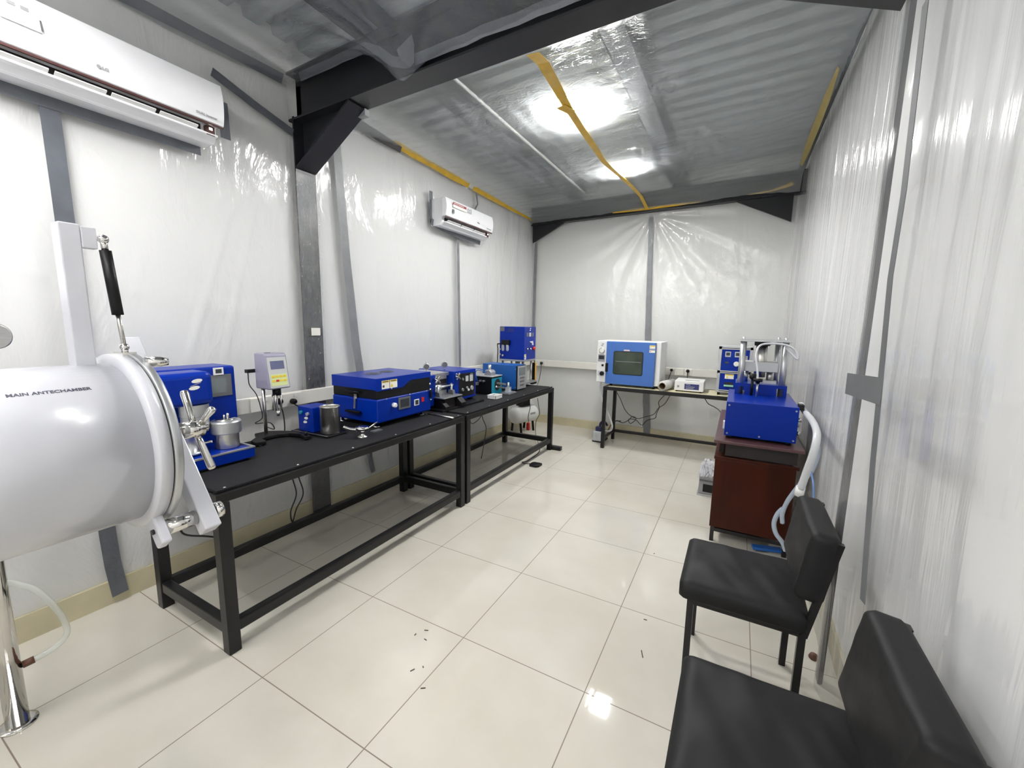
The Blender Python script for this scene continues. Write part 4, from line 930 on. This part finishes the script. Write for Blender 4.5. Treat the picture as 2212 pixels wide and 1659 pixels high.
for x in (1.545, 1.635):
    b = plate('meter_bezel', (x, sy0+.006, 1.205), *NY, .052, .056, M_panelgrey, up, .004)
    plate('meter_display', (x, sy0+.002, 1.207), *NY, .036, .032, M_screen, b, .001)
MB().lathe([(.026, 0), (.026, .012), (.022, .014)], (1.63, sy0+.006, 1.105), (0, -1, 0), 24).build('pressure_gauge', M_stick, up)
plate('rocker_switch', (1.54, sy0+.006, 1.115), *NY, .032, .018, M_screen, up, .003)
plate('latch', (1.715, sy0+.006, 1.17), *NY, .03, .05, M_greyp, up, .01)
s = plate('warning_sticker', (1.575, sy0+.006, .968), *NY, .085, .05, M_stick, lo, .001)
plate('sticker_header', (1.575, sy0+.005, .985), *NY, .08, .012, M_yellow, s, .0006)
MB().prism([(1.545, .953), (1.567, .953), (1.556, .972)], (0, sy0+.0049, 0), (1, 0, 0), (0, 0, 1), (0, -.0006, 0)).build('warning_triangle', M_yellow, s)
plate('slot', (1.575, sy0+.006, .893), *NY, .085, .025, M_slot, lo, .001)
MB().box((1.53, sy0-.02, .862), (1.62, sy0+.006, .878)).build('seal_bar', M_green, lo)
for x in (sx0+.03, sx1-.06):
    for y in (sy0+.03, sy1-.04): MB().cyl((x, y, zt), (x, y, zt+.03), .014).build('foot', M_black, t)

# ------------------------------------------------------------------ wooden desk on the right
t = thing('wooden_desk', 'dark red-brown wooden desk with raised plum top against the right wall', 'desk', (1.8, 2.7, 0))
MB().box((1.558, 2.19, .115), (2.02, 2.215, .60)).build('end_panel', M_wood, t, .003)
MB().box((1.552, 2.185, .60), (2.035, 3.55, .622)).build('lower_top', M_wood, t, .003)
MB().box((1.575, 3.30, .115), (2.02, 3.325, .60)).build('end_panel', M_wood, t, .003)
MB().box((1.575, 2.215, .13), (1.59, 3.30, .60)).build('front_panel', M_wood, t)
for x in (1.565, 1.995):
    for y in (2.21, 3.28): box('leg', (x, y, 0), (x+.025, y+.03, .118), M_bench, t)
for y in (2.21, 3.28): box('leg_rail', (1.59, y, .075), (1.995, y+.02, .10), M_bench, t)
MB().box((1.545, 2.12, .728), (2.045, 3.30, .748)).build('raised_top', M_woodedge, t, .004)
for x in (1.59, 2.0):
    for y in (2.3, 3.2): box('top_post', (x-.012, y, .622), (x+.012, y+.024, .728), M_bench, t)
MB().box((1.615, 2.20, .63), (2.02, 2.225, .728)).build('riser_board', M_slot, t)

# hydraulic press on it
zd = .7485
t = thing('forming_press', 'blue pouch forming press with four silver columns on the wooden desk', 'press', (1.8, 2.4, zd))
for x in (1.63, 1.96):
    for y in (2.24, 2.82): MB().cyl((x, y, zd), (x, y, zd+.02), .018).build('foot', M_black, t)
bd = MB().box((1.597, 2.20, zd+.02), (2.0, 2.86, .997)).build('body', M_blue, t, .003)
for x, z in ((1.614, .975), (1.985, .975), (1.614, .785), (1.80, .785), (1.985, .785)):
    MB().lathe([(.006, 0), (.005, .003)], (x, 2.20, z), (0, -1, 0), 12).build('screw', M_alu, bd)
MB().prism([(1.637, .997), (1.66, .997), (1.66, 1.055), (1.70, 1.055), (1.70, .997), (1.90, .997), (1.90, 1.055), (1.94, 1.055), (1.94, .997), (1.962, .997), (1.962, 1.078), (1.637, 1.078)], (0, 2.62, 0), (1, 0, 0), (0, 0, 1), (0, .012, 0)).build('column_guard', M_blue, t)
MB().box((1.637, 2.632, 1.066), (1.962, 2.90, 1.078)).build('platform', M_blue, t)
for x, y in ((1.668, 2.67), (1.932, 2.67), (1.668, 2.86), (1.90, 2.86)):
    MB().cyl((x, y, .997), (x, y, 1.385), .021, n=20).build('column', M_alu, t)
    MB().cyl((x, y, 1.385), (x, y, 1.415), .01, n=12).build('column_nut', M_alu, t)
MB().box((1.64, 2.645, 1.385), (1.965, 2.89, 1.40)).build('top_plate', M_alu, t, .002)
MB().cyl((1.79, 2.76, 1.12), (1.79, 2.76, 1.37), .038).build('air_cylinder', M_ss, t)
MB().box((1.74, 2.71, 1.355), (1.84, 2.81, 1.385)).build('cylinder_cap', M_black, t, .004)
MB().box((1.685, 2.68, 1.165), (1.90, 2.87, 1.235)).build('moving_platen', M_panelgrey, t, .003)
MB().cyl((1.70, 2.78, 1.078), (1.70, 2.78, 1.17), .018).build('guide_pin', M_ss, t)
MB().cyl((1.86, 2.78, 1.078), (1.86, 2.78, 1.17), .025).build('guide_pin', M_ss, t)
MB().box((1.815, 2.70, 1.078), (1.90, 2.80, 1.10)).build('die_block', M_alu, t)
MB().cyl((1.775, 2.52, .997), (1.775, 2.52, 1.10), .007).build('valve_stem', M_ss, t)
MB().lathe([(.012, 0), (.014, .012), (.028, .014), (.030, .035), (.02, .035)], (1.775, 2.52, 1.095), (0, 0, 1), 8).build('hand_knob', M_black, t)
MB().lathe([(.016, 0), (.022, .012), (.022, .04)], (1.745, 2.60, 1.115), (0, 0, 1), 12).cyl((1.745, 2.60, .997), (1.745, 2.60, 1.12), .009).build('hand_knob', M_black, t)
MB().tube([(1.775, 2.52, 1.12), (1.765, 2.53, 1.20), (1.75, 2.56, 1.29), (1.765, 2.60, 1.355), (1.82, 2.62, 1.375), (1.92, 2.63, 1.37), (1.98, 2.63, 1.34), (2.005, 2.62, 1.29), (2.0, 2.62, 1.275), (1.965, 2.63, 1.31), (1.935, 2.65, 1.345)], .007, 8).build('air_hose', M_hose, t)
MB().box((1.585, 2.26, .80), (1.597, 2.30, .85)).build('isolator_switch', M_white, t)
MB().box((1.584, 2.262, .815), (1.5855, 2.28, .84)).build('switch_rocker', M_red, t)
MB().box((2.0, 2.25, .975), (2.03, 2.32, 1.01)).build('side_connector', M_black, t, .004)
for z, y in ((.90, 2.32), (.85, 2.40), (.82, 2.28)):
    MB().cyl((2.0, y, z), (2.03, y, z), .014).build('hose_fitting', M_chrome, t)
H = 2.03
t = thing('hose', 'thick white hose drooping from the forming press along the right wall', 'hose', px(1750, 950, H))
MB().tube([(2.02, 2.34, 1.0)] + [px(x, y, X) for x, y, X in ((1735, 885, 2.04), (1752, 905, 2.035), (1763, 928, 2.02), (1764, 950, 2.01), (1755, 985, 2.0), (1742, 1020, 1.99), (1730, 1055, 1.98))], .017, 12).build('hose_tube', M_hose, t)
a = px(1730, 1052, 1.98); b = px(1725, 1070, 1.975); MB().cyl(a, b, .021).build('hose_end', M_white, t)
t = thing('hose', 'bluish corrugated hose looping down in front of the wooden desk', 'hose', px(1720, 1080, 2.0))
pts = [py(x, y, Y) for x, y, Y in ((1766, 962, 1.82), (1766, 985, 1.84), (1754, 1015, 1.88), (1738, 1035, 1.92), (1716, 1062, 1.98), (1700, 1085, 2.02), (1690, 1110, 2.05), (1690, 1130, 2.06))]
MB().tube(pts, .0125, 12).build('hose_tube', M_bhose, t)
MB().tube([py(x, y, Y) for x, y, Y in ((1692, 1098, 2.06), (1680, 1110, 2.07), (1672, 1130, 2.08), (1676, 1152, 2.08), (1690, 1172, 2.08), (1697, 1190, 2.08))], .0135, 12).build('hose_loop', M_bhose, t)
cord('cable', 'thin blue cable falling beside the hoses near the far chair', [px(x, y, 2.03) for x, y in ((1752, 1020), (1757, 1045), (1757, 1080))], .005, mat('blue_cable', rgb(96, 128, 178), .4))
tag(MB().bar(pz(1625, 1181, .03), pz(1688, 1189, .03), .05, .02).build('floor_tray', M_steelblue, None, .004), 'flat blue tray on the floor behind the far chair', 'tray')
t = thing('metal_crate', 'grey metal housing under crumpled clear plastic on the floor beside the desk', 'crate', (1.50, 3.15, 0))
MB().box((1.425, 3.04, .02), (1.56, 3.38, .20)).build('case', M_greyp, t, .004)
MB().box((1.46, 3.036, .04), (1.555, 3.04, .11)).build('opening', M_black, t)
MB().box((1.415, 3.03, .0005), (1.565, 3.39, .02)).build('base', M_alu, t)
MB().box((1.43, 3.034, .135), (1.555, 3.039, .15)).build('front_slot', M_bezel, t)
def crump(u, v):
    x = 1.415+u*.16; y = 3.02+v*.38
    return V((x+.012*nz(u*9, v*9, 1), y+.012*nz(u*8, v*8, 2), .235+.03*nz(u*7, v*9, 3)+.015*nz(u*19, v*17, 4) - .05*max(0, .15-u)/.15 - .05*max(0, .12-v)/.12))
MB().grid(crump, 24, 36, smooth=False).build('plastic_cover', M_crumple, t)

# ------------------------------------------------------------------ chairs
def chair(loc, rz, label):
    t = thing('padded_chair', label, 'chair', (0, 0, 0), 'black padded chairs along the right wall')
    # seat pad: rounded slab, front towards -x
    def slab(mb, cx, cy, cz, lx, ly, lz, fr, wob, seed, er=.03):
        n = 30
        def pt(u, v, top):
            x = (u-.5)*lx; y = (v-.5)*ly
            ex = min(u, 1-u)*lx; ey = min(v, 1-v)*ly; e = min(ex, ey)
            zz = (lz/2)*(0.55+0.45*math.sqrt(max(0, min(1, e/er))))*(1 if top else -1)
            zz += (wob*(nz(x*7, y*7, seed)+.5*nz(x*18+y*9, y*5, seed+3)) + .012*math.cos(x*4.5)*math.cos(y*4.5)-.008 if top else 0)*min(1, e/.05)
            # rounded plan corners
            px_, py_ = x, y
            rx, ry = lx/2-.025, ly/2-.025
            if abs(x) > rx and abs(y) > ry:
                dx, dy = abs(x)-rx, abs(y)-ry; r = math.hypot(dx, dy); m_ = max(dx, dy)
                if r > 0: px_ = math.copysign(rx+dx*m_/r, x); py_ = math.copysign(ry+dy*m_/r, y)
            return fr @ V((px_, py_, zz)) + V((cx, cy, cz))
        top = [[mb.bm.verts.new(pt(i/n, j/n, True)) for j in range(n+1)] for i in range(n+1)]
        bot = [[mb.bm.verts.new(pt(i/n, j/n, False)) for j in range(n+1)] for i in range(n+1)]
        for i in range(n):
            for j in range(n):
                for g, o in ((top, 0), (bot, 1)):
                    q = (g[i][j], g[i+1][j], g[i+1][j+1], g[i][j+1]); f = mb.bm.faces.new(q if not o else q[::-1]); f.smooth = True
        for i in range(n):
            for a, b in (((i, 0), (i+1, 0)), ((i+1, n), (i, n)), ((0, i+1), (0, i)), ((n, i), (n, i+1))):
                f = mb.bm.faces.new((top[a[0]][a[1]], bot[a[0]][a[1]], bot[b[0]][b[1]], top[b[0]][b[1]])); f.smooth = True
        return mb
    I3 = Matrix.Identity(3)
    slab(MB(), -.015, 0, .445, .43, .42, .085, I3, .010, 1).build('seat', M_fabric, t)
    slab(MB(), .203, 0, .66, .255, .41, .088, Matrix.Rotation(math.radians(-82), 3, 'Y'), .010, 5, .014).build('backrest', M_fabric, t)
    for s in (-1, 1):
        MB().bar((-.185, s*.175, 0), (-.185, s*.175, .40), .024, .024, up=(1, 0, 0)).build('leg', M_bench, t)
        MB().bar((.185, s*.175, 0), (.185, s*.175, .42), .024, .024, up=(1, 0, 0)).build('leg', M_bench, t)
        MB().bar((.188, s*.19, .40), (.257, s*.19, .768), .024, .02, up=(1, 0, 0)).build('back_upright', M_bench, t)
        MB().bar((-.19, s*.175, .398), (.19, s*.175, .398), .022, .022).build('seat_rail', M_bench, t)
    MB().bar((-.185, .175, .24), (.185, .175, .24), .02, .02).build('stretcher', M_bench, t)
    MB().bar((-.185, -.175, .395), (-.185, .175, .395), .022, .022).bar((.185, -.175, .395), (.185, .175, .395), .022, .022).build('cross_rail', M_bench, t)
    t.location = loc; t.rotation_euler = (0, 0, rz)
    return t
chair((1.735, 1.0, 0), 0, 'black padded chair in front of the wooden desk')
chair((1.795, .215, 0), 0, 'black padded chair nearest the viewer, cut by the picture bottom')
tag(MB().lathe([(.018, 0), (.02, .006), (.014, .02), (.006, .024)], pz(1757, 1422, 0)+V((0, 0, .0005)), (0, 0, 1), 16).build('door_stop', M_brown), 'small brown stopper on the floor by the right wall behind the far chair', 'stopper')
# bits of dirt on the tiles
for k, (x, y, s) in enumerate(((921, 1362, .010), (897, 1371, .006), (919, 1382, .008), (891, 1448, .010), (914, 1441, .005), (914, 1487, .010), (1387, 1413, .022), (1394, 1339, .008), (1413, 1196, .005))):
    q = pz(x, y, 0)
    tag(MB().box((-s, -.0022, .0003), (s, .0022, .002), Matrix.Translation(q) @ Matrix.Rotation(.4+k*1.3, 4, 'Z')).build('debris', M_dirt), 'tiny dark bit of dirt on the pale floor tiles', 'dirt', 'bits of dirt on the floor tiles')

# ------------------------------------------------------------------ air conditioners on the left wall
def aircon(y0, y1, z0, h, d, label, logo_y, big):
    xw = XL+.045
    t = thing('air_conditioner', label, 'air conditioner', (xw, (y0+y1)/2, z0), 'split air conditioners on the left wall')
    L = y1-y0
    body = [(0, .0), (0, h), (d*.62, h), (d*.80, h-.012), (d*.80, .085), (d*.66, .075), (d*.66, .03), (d*.55, .0)]
    MB().prism(body, (xw, y0+.012, z0), (1, 0, 0), (0, 0, 1), (0, L-.024, 0)).build('body', M_acwhite, t, .006)
    fr = []
    for k in range(13):
        a = k/12; zz = h - a*(h-.082); xx = d*(.80+.20*math.sin(PI*min(1, .18+a*.62))**.8)
        fr.append((xx, zz))
    poly = [(d*.72, h)] + fr + [(d*.86, .075), (d*.72, .085)]
    MB().prism(poly, (xw, y0, z0), (1, 0, 0), (0, 0, 1), (0, L, 0)).build('front_panel', M_acwhite, t, .004)
    xo = xw+d*.66
    MB().bar((xw+d*.90, y0+.004, z0+.072), (xw+d*.90, y1-.004, z0+.072), .012, .008).build('panel_lip', M_maroon, t)
    MB().box((xo, y0+.05, z0+.03), (xo+.004, y1-.09, z0+.074)).build('air_outlet', M_slot, t)
    n = 5 if big else 3
    w = (L-.16)/n
    for k in range(n):
        a = y0+.055+k*w
        MB().bar((xo+.022, a+.006, z0+.040), (xo+.022, a+w-.012, z0+.040), .040, .006, up=(-.55, 0, 1)).build('louver', M_white, t)
    MB().prism([(d*.50, -.004), (d*.70, .022), (d*.80, .026), (d*.80, .036), (d*.66, .034), (d*.48, .006)], (xw, y0+.03, z0), (1, 0, 0), (0, 0, 1), (0, L-.05, 0)).build('lower_lip', M_acwhite, t, .002)
    q = V((xo+.03, y1-.055, z0+.045))
    b = MB().box((xo+.002, y1-.075, z0+.025), (xo+.030, y1-.035, z0+.070)).build('display_window', M_maroon, t)
    MB().box((xo+.030, y1-.062, z0+.050), (xo+.031, y1-.046, z0+.062)).build('indicator', M_display, b)
    xf = xw+d*.995
    MB().lathe([(.0075, 0), (.0075, .0008)], (xf-.0005, logo_y, z0+.125), (1, 0, 0), 20).build('logo', M_greyp, t)
    text('logo_lettering', 'LG', .018, (xf, logo_y+.011, z0+.1185), *PX, M_greyp, t)
    text('model_lettering', 'DUAL Inverter', .016, (xw+d*.975, y1-.135, z0+.098), *PX, M_greyp, t)
    return t, xw
t, xw = aircon(-.55, .505, 2.43, .285, .215, 'large white air conditioner at top left, in the near bay', .0, True)
nrm = V((1, 0, .25)).normalized(); upv = V((-.25, 0, 1)).normalized()
s = plate('energy_label', px(38, 26, xw+.205), (0, 1, 0), upv, .11, .10, M_white, t, .001, .004)
q = px(40, 26, xw+.205)
for k in range(4): plate('label_line', q+V((.006, -.02+.035*(k % 2), .018-.03*(k//2))), (0, 1, 0), upv, .022, .014, M_greyp, s, .0006, .002)
plate('label_edge', q+V((.006, .055, 0)), (0, 1, 0), upv, .006, .09, M_bezel, s, .0006, .002)
a = px(482, 260, -1.10)
strip('tape_strip', [(XF+.004, a.y, a.z+.10), (XF+.004, a.y+.005, a.z-.10)], .055, (1, 0, 0), M_tape_d, 'dark tape patch at the right end of the large air conditioner')
strip('tape_strip', [(XF+.004, y, 2.41) for y in (-.6, -.2, .1, .47)], [.05, .06, .06, .05], (1, 0, 0), M_tape_d, 'dark tape band under the large air conditioner')
t, xw = aircon(2.46, 3.315, 2.42, .25, .205, 'small white air conditioner on the left wall of the far bay', 3.0, False)
q = V((xw+.212, 2.66, 2.618)); s = plate('red_sticker', q+V((0, 0, .012)), (0, 1, 0), (0, 0, 1), .22, .022, mat('dark_red_sticker', rgb(150, 36, 56), .4), t, .001, .002)
plate('white_sticker', q+V((0, 0, -.012)), (0, 1, 0), (0, 0, 1), .22, .026, M_stick, t, .001, .002)
text('sticker_lettering', 'IMPORTANT INFORMATION', .013, q+V((.0042, -.10, .0075)), *PX, M_stick, s)
for k in range(4): plate('sticker_mark', q+V((.0, .14+.03*(k % 2), .012-.024*(k//2))), (0, 1, 0), (0, 0, 1), .016, .012, M_greyp, t, .0006, .003)
plate('sticker_edge', q+V((0, .195, 0)), (0, 1, 0), (0, 0, 1), .006, .05, M_bezel, t, .0006, .002)
plate('code_label', V((xw+.207, 2.56, 2.555)), (0, 1, 0), (0, 0, 1), .03, .038, M_lcd, t, .0006, .003)
strip('tape_strip', [(XF+.004, 2.46, 2.74), (XF+.004, 2.465, 2.58), (XF+.004, 2.47, 2.44)], .05, (1, 0, 0), M_tape_d, 'dark tape down the left end of the small air conditioner')
strip('tape_strip', [(XF+.02, 2.44, 2.455), (XF+.03, 2.62, 2.42), (XF+.03, 2.95, 2.405), (XF+.03, 3.30, 2.40)], [.06, .05, .06, .05], (1, 0, -.2), M_tape_d, 'dark tape band under the small air conditioner')
strip('tape_strip', [(XF+.004, 3.25, 2.93), (XF+.004, 3.28, 2.82), (XF+.004, 3.22, 2.75)], .03, (1, 0, 0), M_tape, 'short grey tape above the small air conditioner')
strip('tape_strip', [(XF+.006, 2.06, 2.97), (XF+.006, 1.8, 2.985), (XF+.006, 1.5, 3.01), (XF+.006, 1.22, 3.03)], [.05, .07, .06, .06], (1, 0, -.4), mat('dark_eave_gap', rgb(48, 46, 44), .4), 'dark strip in place of the shaded eave gap between the yellow tape and the steel beam')  # dark colour stands for the shade between film and wall top

# ------------------------------------------------------------------ glovebox with its antechamber
GX, GZ, GR = .137, 1.137, .22
t = thing('glovebox_antechamber', 'large white cylindrical antechamber with round hatch at left', 'antechamber', (GX, -.6, GZ))
AY = (0, 1, 0)
MB().lathe([(GR-.01, -.95), (GR, -.95), (GR, -.405)], (GX, 0, GZ), AY, 96).build('chamber', M_powder, t)
MB().lathe([(GR, -.408), (GR*1.105, -.406), (GR*1.115, -.402), (GR*1.115, -.378), (GR*1.0, -.376)], (GX, 0, GZ), AY, 96).build('flange', M_powder, t)
MB().lathe([(GR*1.0, -.3775), (GR*1.10, -.3775), (GR*1.10, -.3725), (GR*1.0, -.3725)], (GX, 0, GZ), AY, 96).build('gasket', M_slot, t)
MB().lathe([(GR*1.0, -.3745), (GR*1.125, -.374), (GR*1.13, -.372), (GR*1.13, -.358), (GR*1.11, -.354), (GR*.9, -.352), (.02, -.350)], (GX, 0, GZ), AY, 96).build('hatch_door', M_alu, t)
# clamp bar across the hatch, hinge lug and pin
e = V((math.cos(math.radians(-53)), 0, math.sin(math.radians(-53))))
c0 = V((GX-.02, -.283, GZ+.01)); pr = V((-e.z, 0, e.x))
MB().bar(c0-e*.325, c0+e*.345, .050, .044, up=(0, 1, 0)).build('clamp_bar', M_powder, t, .004)
h = c0+e*.295
MB().cyl(h+V((0, -.10, 0)), h+V((0, -.025, 0)), .021).build('hinge_pin', M_chrome, t)
MB().cyl(h+V((0, .025, 0)), h+V((0, .045, 0)), .024).build('hinge_nut', M_chrome, t)
MB().bar(V((h.x, -.392, h.z))-e*.10, V((h.x, -.392, h.z))+e*.045, .05, .024, up=(0, 1, 0)).build('hinge_lug', M_powder, t, .006)
MB().cyl((h.x+.002, -.410, h.z), (h.x+.002, -.404, h.z), .007).build('lug_bolt', M_steel, t)
MB().cyl(V((GX, -.352, GZ)), V((GX, -.185, GZ-.004)), .015).cyl((GX, -.255, GZ-.002), (GX, -.198, GZ-.005), .026).build('screw_spindle', M_chrome, t)
hc = V((GX, -.218, GZ-.006))
for tip in (px(397, 845, .08), px(461, 881, .16), px(459, 1012, .17)):
    d = (tip-hc); L = d.length
    MB().lathe([(.0085, .02), (.0095, .05), (.0125, L-.01), (.010, L), (.004, L+.002)], hc, d, 20).build('handle_rod', M_chrome, t)
k = py(312, 781, -.362); MB().lathe([(.014, 0), (.014, .03), (.010, .05)], k, (.25, 1, -.05), 20).build('latch_knob', M_chrome, t)
# post, bracket and gas spring
MB().box((.10, -.472, GZ+.17), (.15, -.432, 1.712)).build('spring_post', M_powder, t, .003)
MB().box((.125, -.432, 1.655), (.15, -.402, 1.708)).build('post_bracket', M_powder, t, .002)
a = V((.155, -.392, 1.682)); b = V((.148, -.372, 1.40)); dd = (b-a).normalized()
MB().cyl((.145, -.398, 1.682), (.16, -.392, 1.682), .006).ball(a, .012).cyl(a, a+dd*.03, .0075).build('ball_joint', M_chrome, t)
MB().cyl(a+dd*.028, a+dd*.195, .0125).build('spring_cylinder', M_black, t)
MB().cyl(a+dd*.19, b, .0055).build('spring_rod', M_ss, t)
MB().ball(b, .011).cyl(b+V((0, 0, -.02)), b, .008).bar(b+V((-.03, 0, -.018)), b+V((.03, 0, -.018)), .03, .01).build('ball_joint', M_chrome, t)
MB().box((.105, -.452, GZ+GR-.01), (.135, -.43, GZ+GR+.024)).build('stop_block', M_powder, t, .002)
def wrap(x, y, z):
    ang = math.radians(50.9) + y/GR; yy = -.6185 + x; r = GR+.0004+z
    return V((GX+r*math.cos(ang), yy, GZ+r*math.sin(ang)))
tx = text('lettering', 'MAIN ANTECHAMBER', .0125, (0, 0, 0), (1, 0, 0), (0, 1, 0), M_ink, t, wrap, .0003, 1.0)
xs = [v.co.y for v in tx.data.vertices]; w0 = max(xs)-min(xs); ylo = min(xs); s_ = .134/w0
for v in tx.data.vertices: v.co.y = ylo + (v.co.y-ylo)*s_
t = thing('glovebox', 'white glovebox cabinet on a stand behind the antechamber, beyond the left picture edge', 'glovebox', (-.1, -1.4, 0))
MB().box((-.45, -2.2, .95), (.40, -.96, 1.85)).build('cabinet', M_powder, t, .01)
for x in (-.42, .32):
    for y in (-2.15, -1.03): box('stand_leg', (x, y, 0), (x+.05, y+.05, .95), M_powder, t)
t = thing('vacuum_pipe', 'upright stainless pipe with foot flange, side nipple and clear tube at left', 'pipe', (-.565, -.556, 0))
px0, py0 = -.567, -.556
MB().cyl((px0, py0, .008), (px0, py0, 1.25), .030, n=32).build('pipe', M_chrome, t)
MB().lathe([(.052, 0), (.052, .006), (.04, .010)], (px0, py0, .0005), (0, 0, 1), 32).build('foot_flange', M_chrome, t)
q = px(72, 1425, px0+.01)
nn = V((px0, py0, q.z-.006))
MB().cyl(nn, nn+(q-nn)*.7, .009).build('nipple', M_steel, t)
MB().cyl(nn+(q-nn)*.55, nn+(q-nn)*1.05, .013).build('hose_clamp', M_brown, t)
MB().tube([nn+(q-nn)*.8] + [px(x, y, px0) for x, y in ((95, 1413), (128, 1390), (145, 1365), (135, 1335), (112, 1305), (78, 1275), (45, 1264), (5, 1257), (-60, 1255))], .010, 12).build('clear_tube', M_tube, t)
t = thing('vacuum_gauge_head', 'round steel gauge at the left picture edge above the antechamber', 'gauge', (0, -.58, 1.43))
q = py(-24, 726, -.58)
ddir = (CAM-q).normalized()
MB().lathe([(.03, 0), (.032, .004), (.032, .022), (.028, .025)], q-ddir*.02, (ddir+V((0, .5, 0))), 32).build('gauge_rim', M_ss, t)
MB().cyl(q+V((0, -.02, 0)), (q.x, q.y-.40, q.z), .012).build('gauge_pipe', M_ss, t)
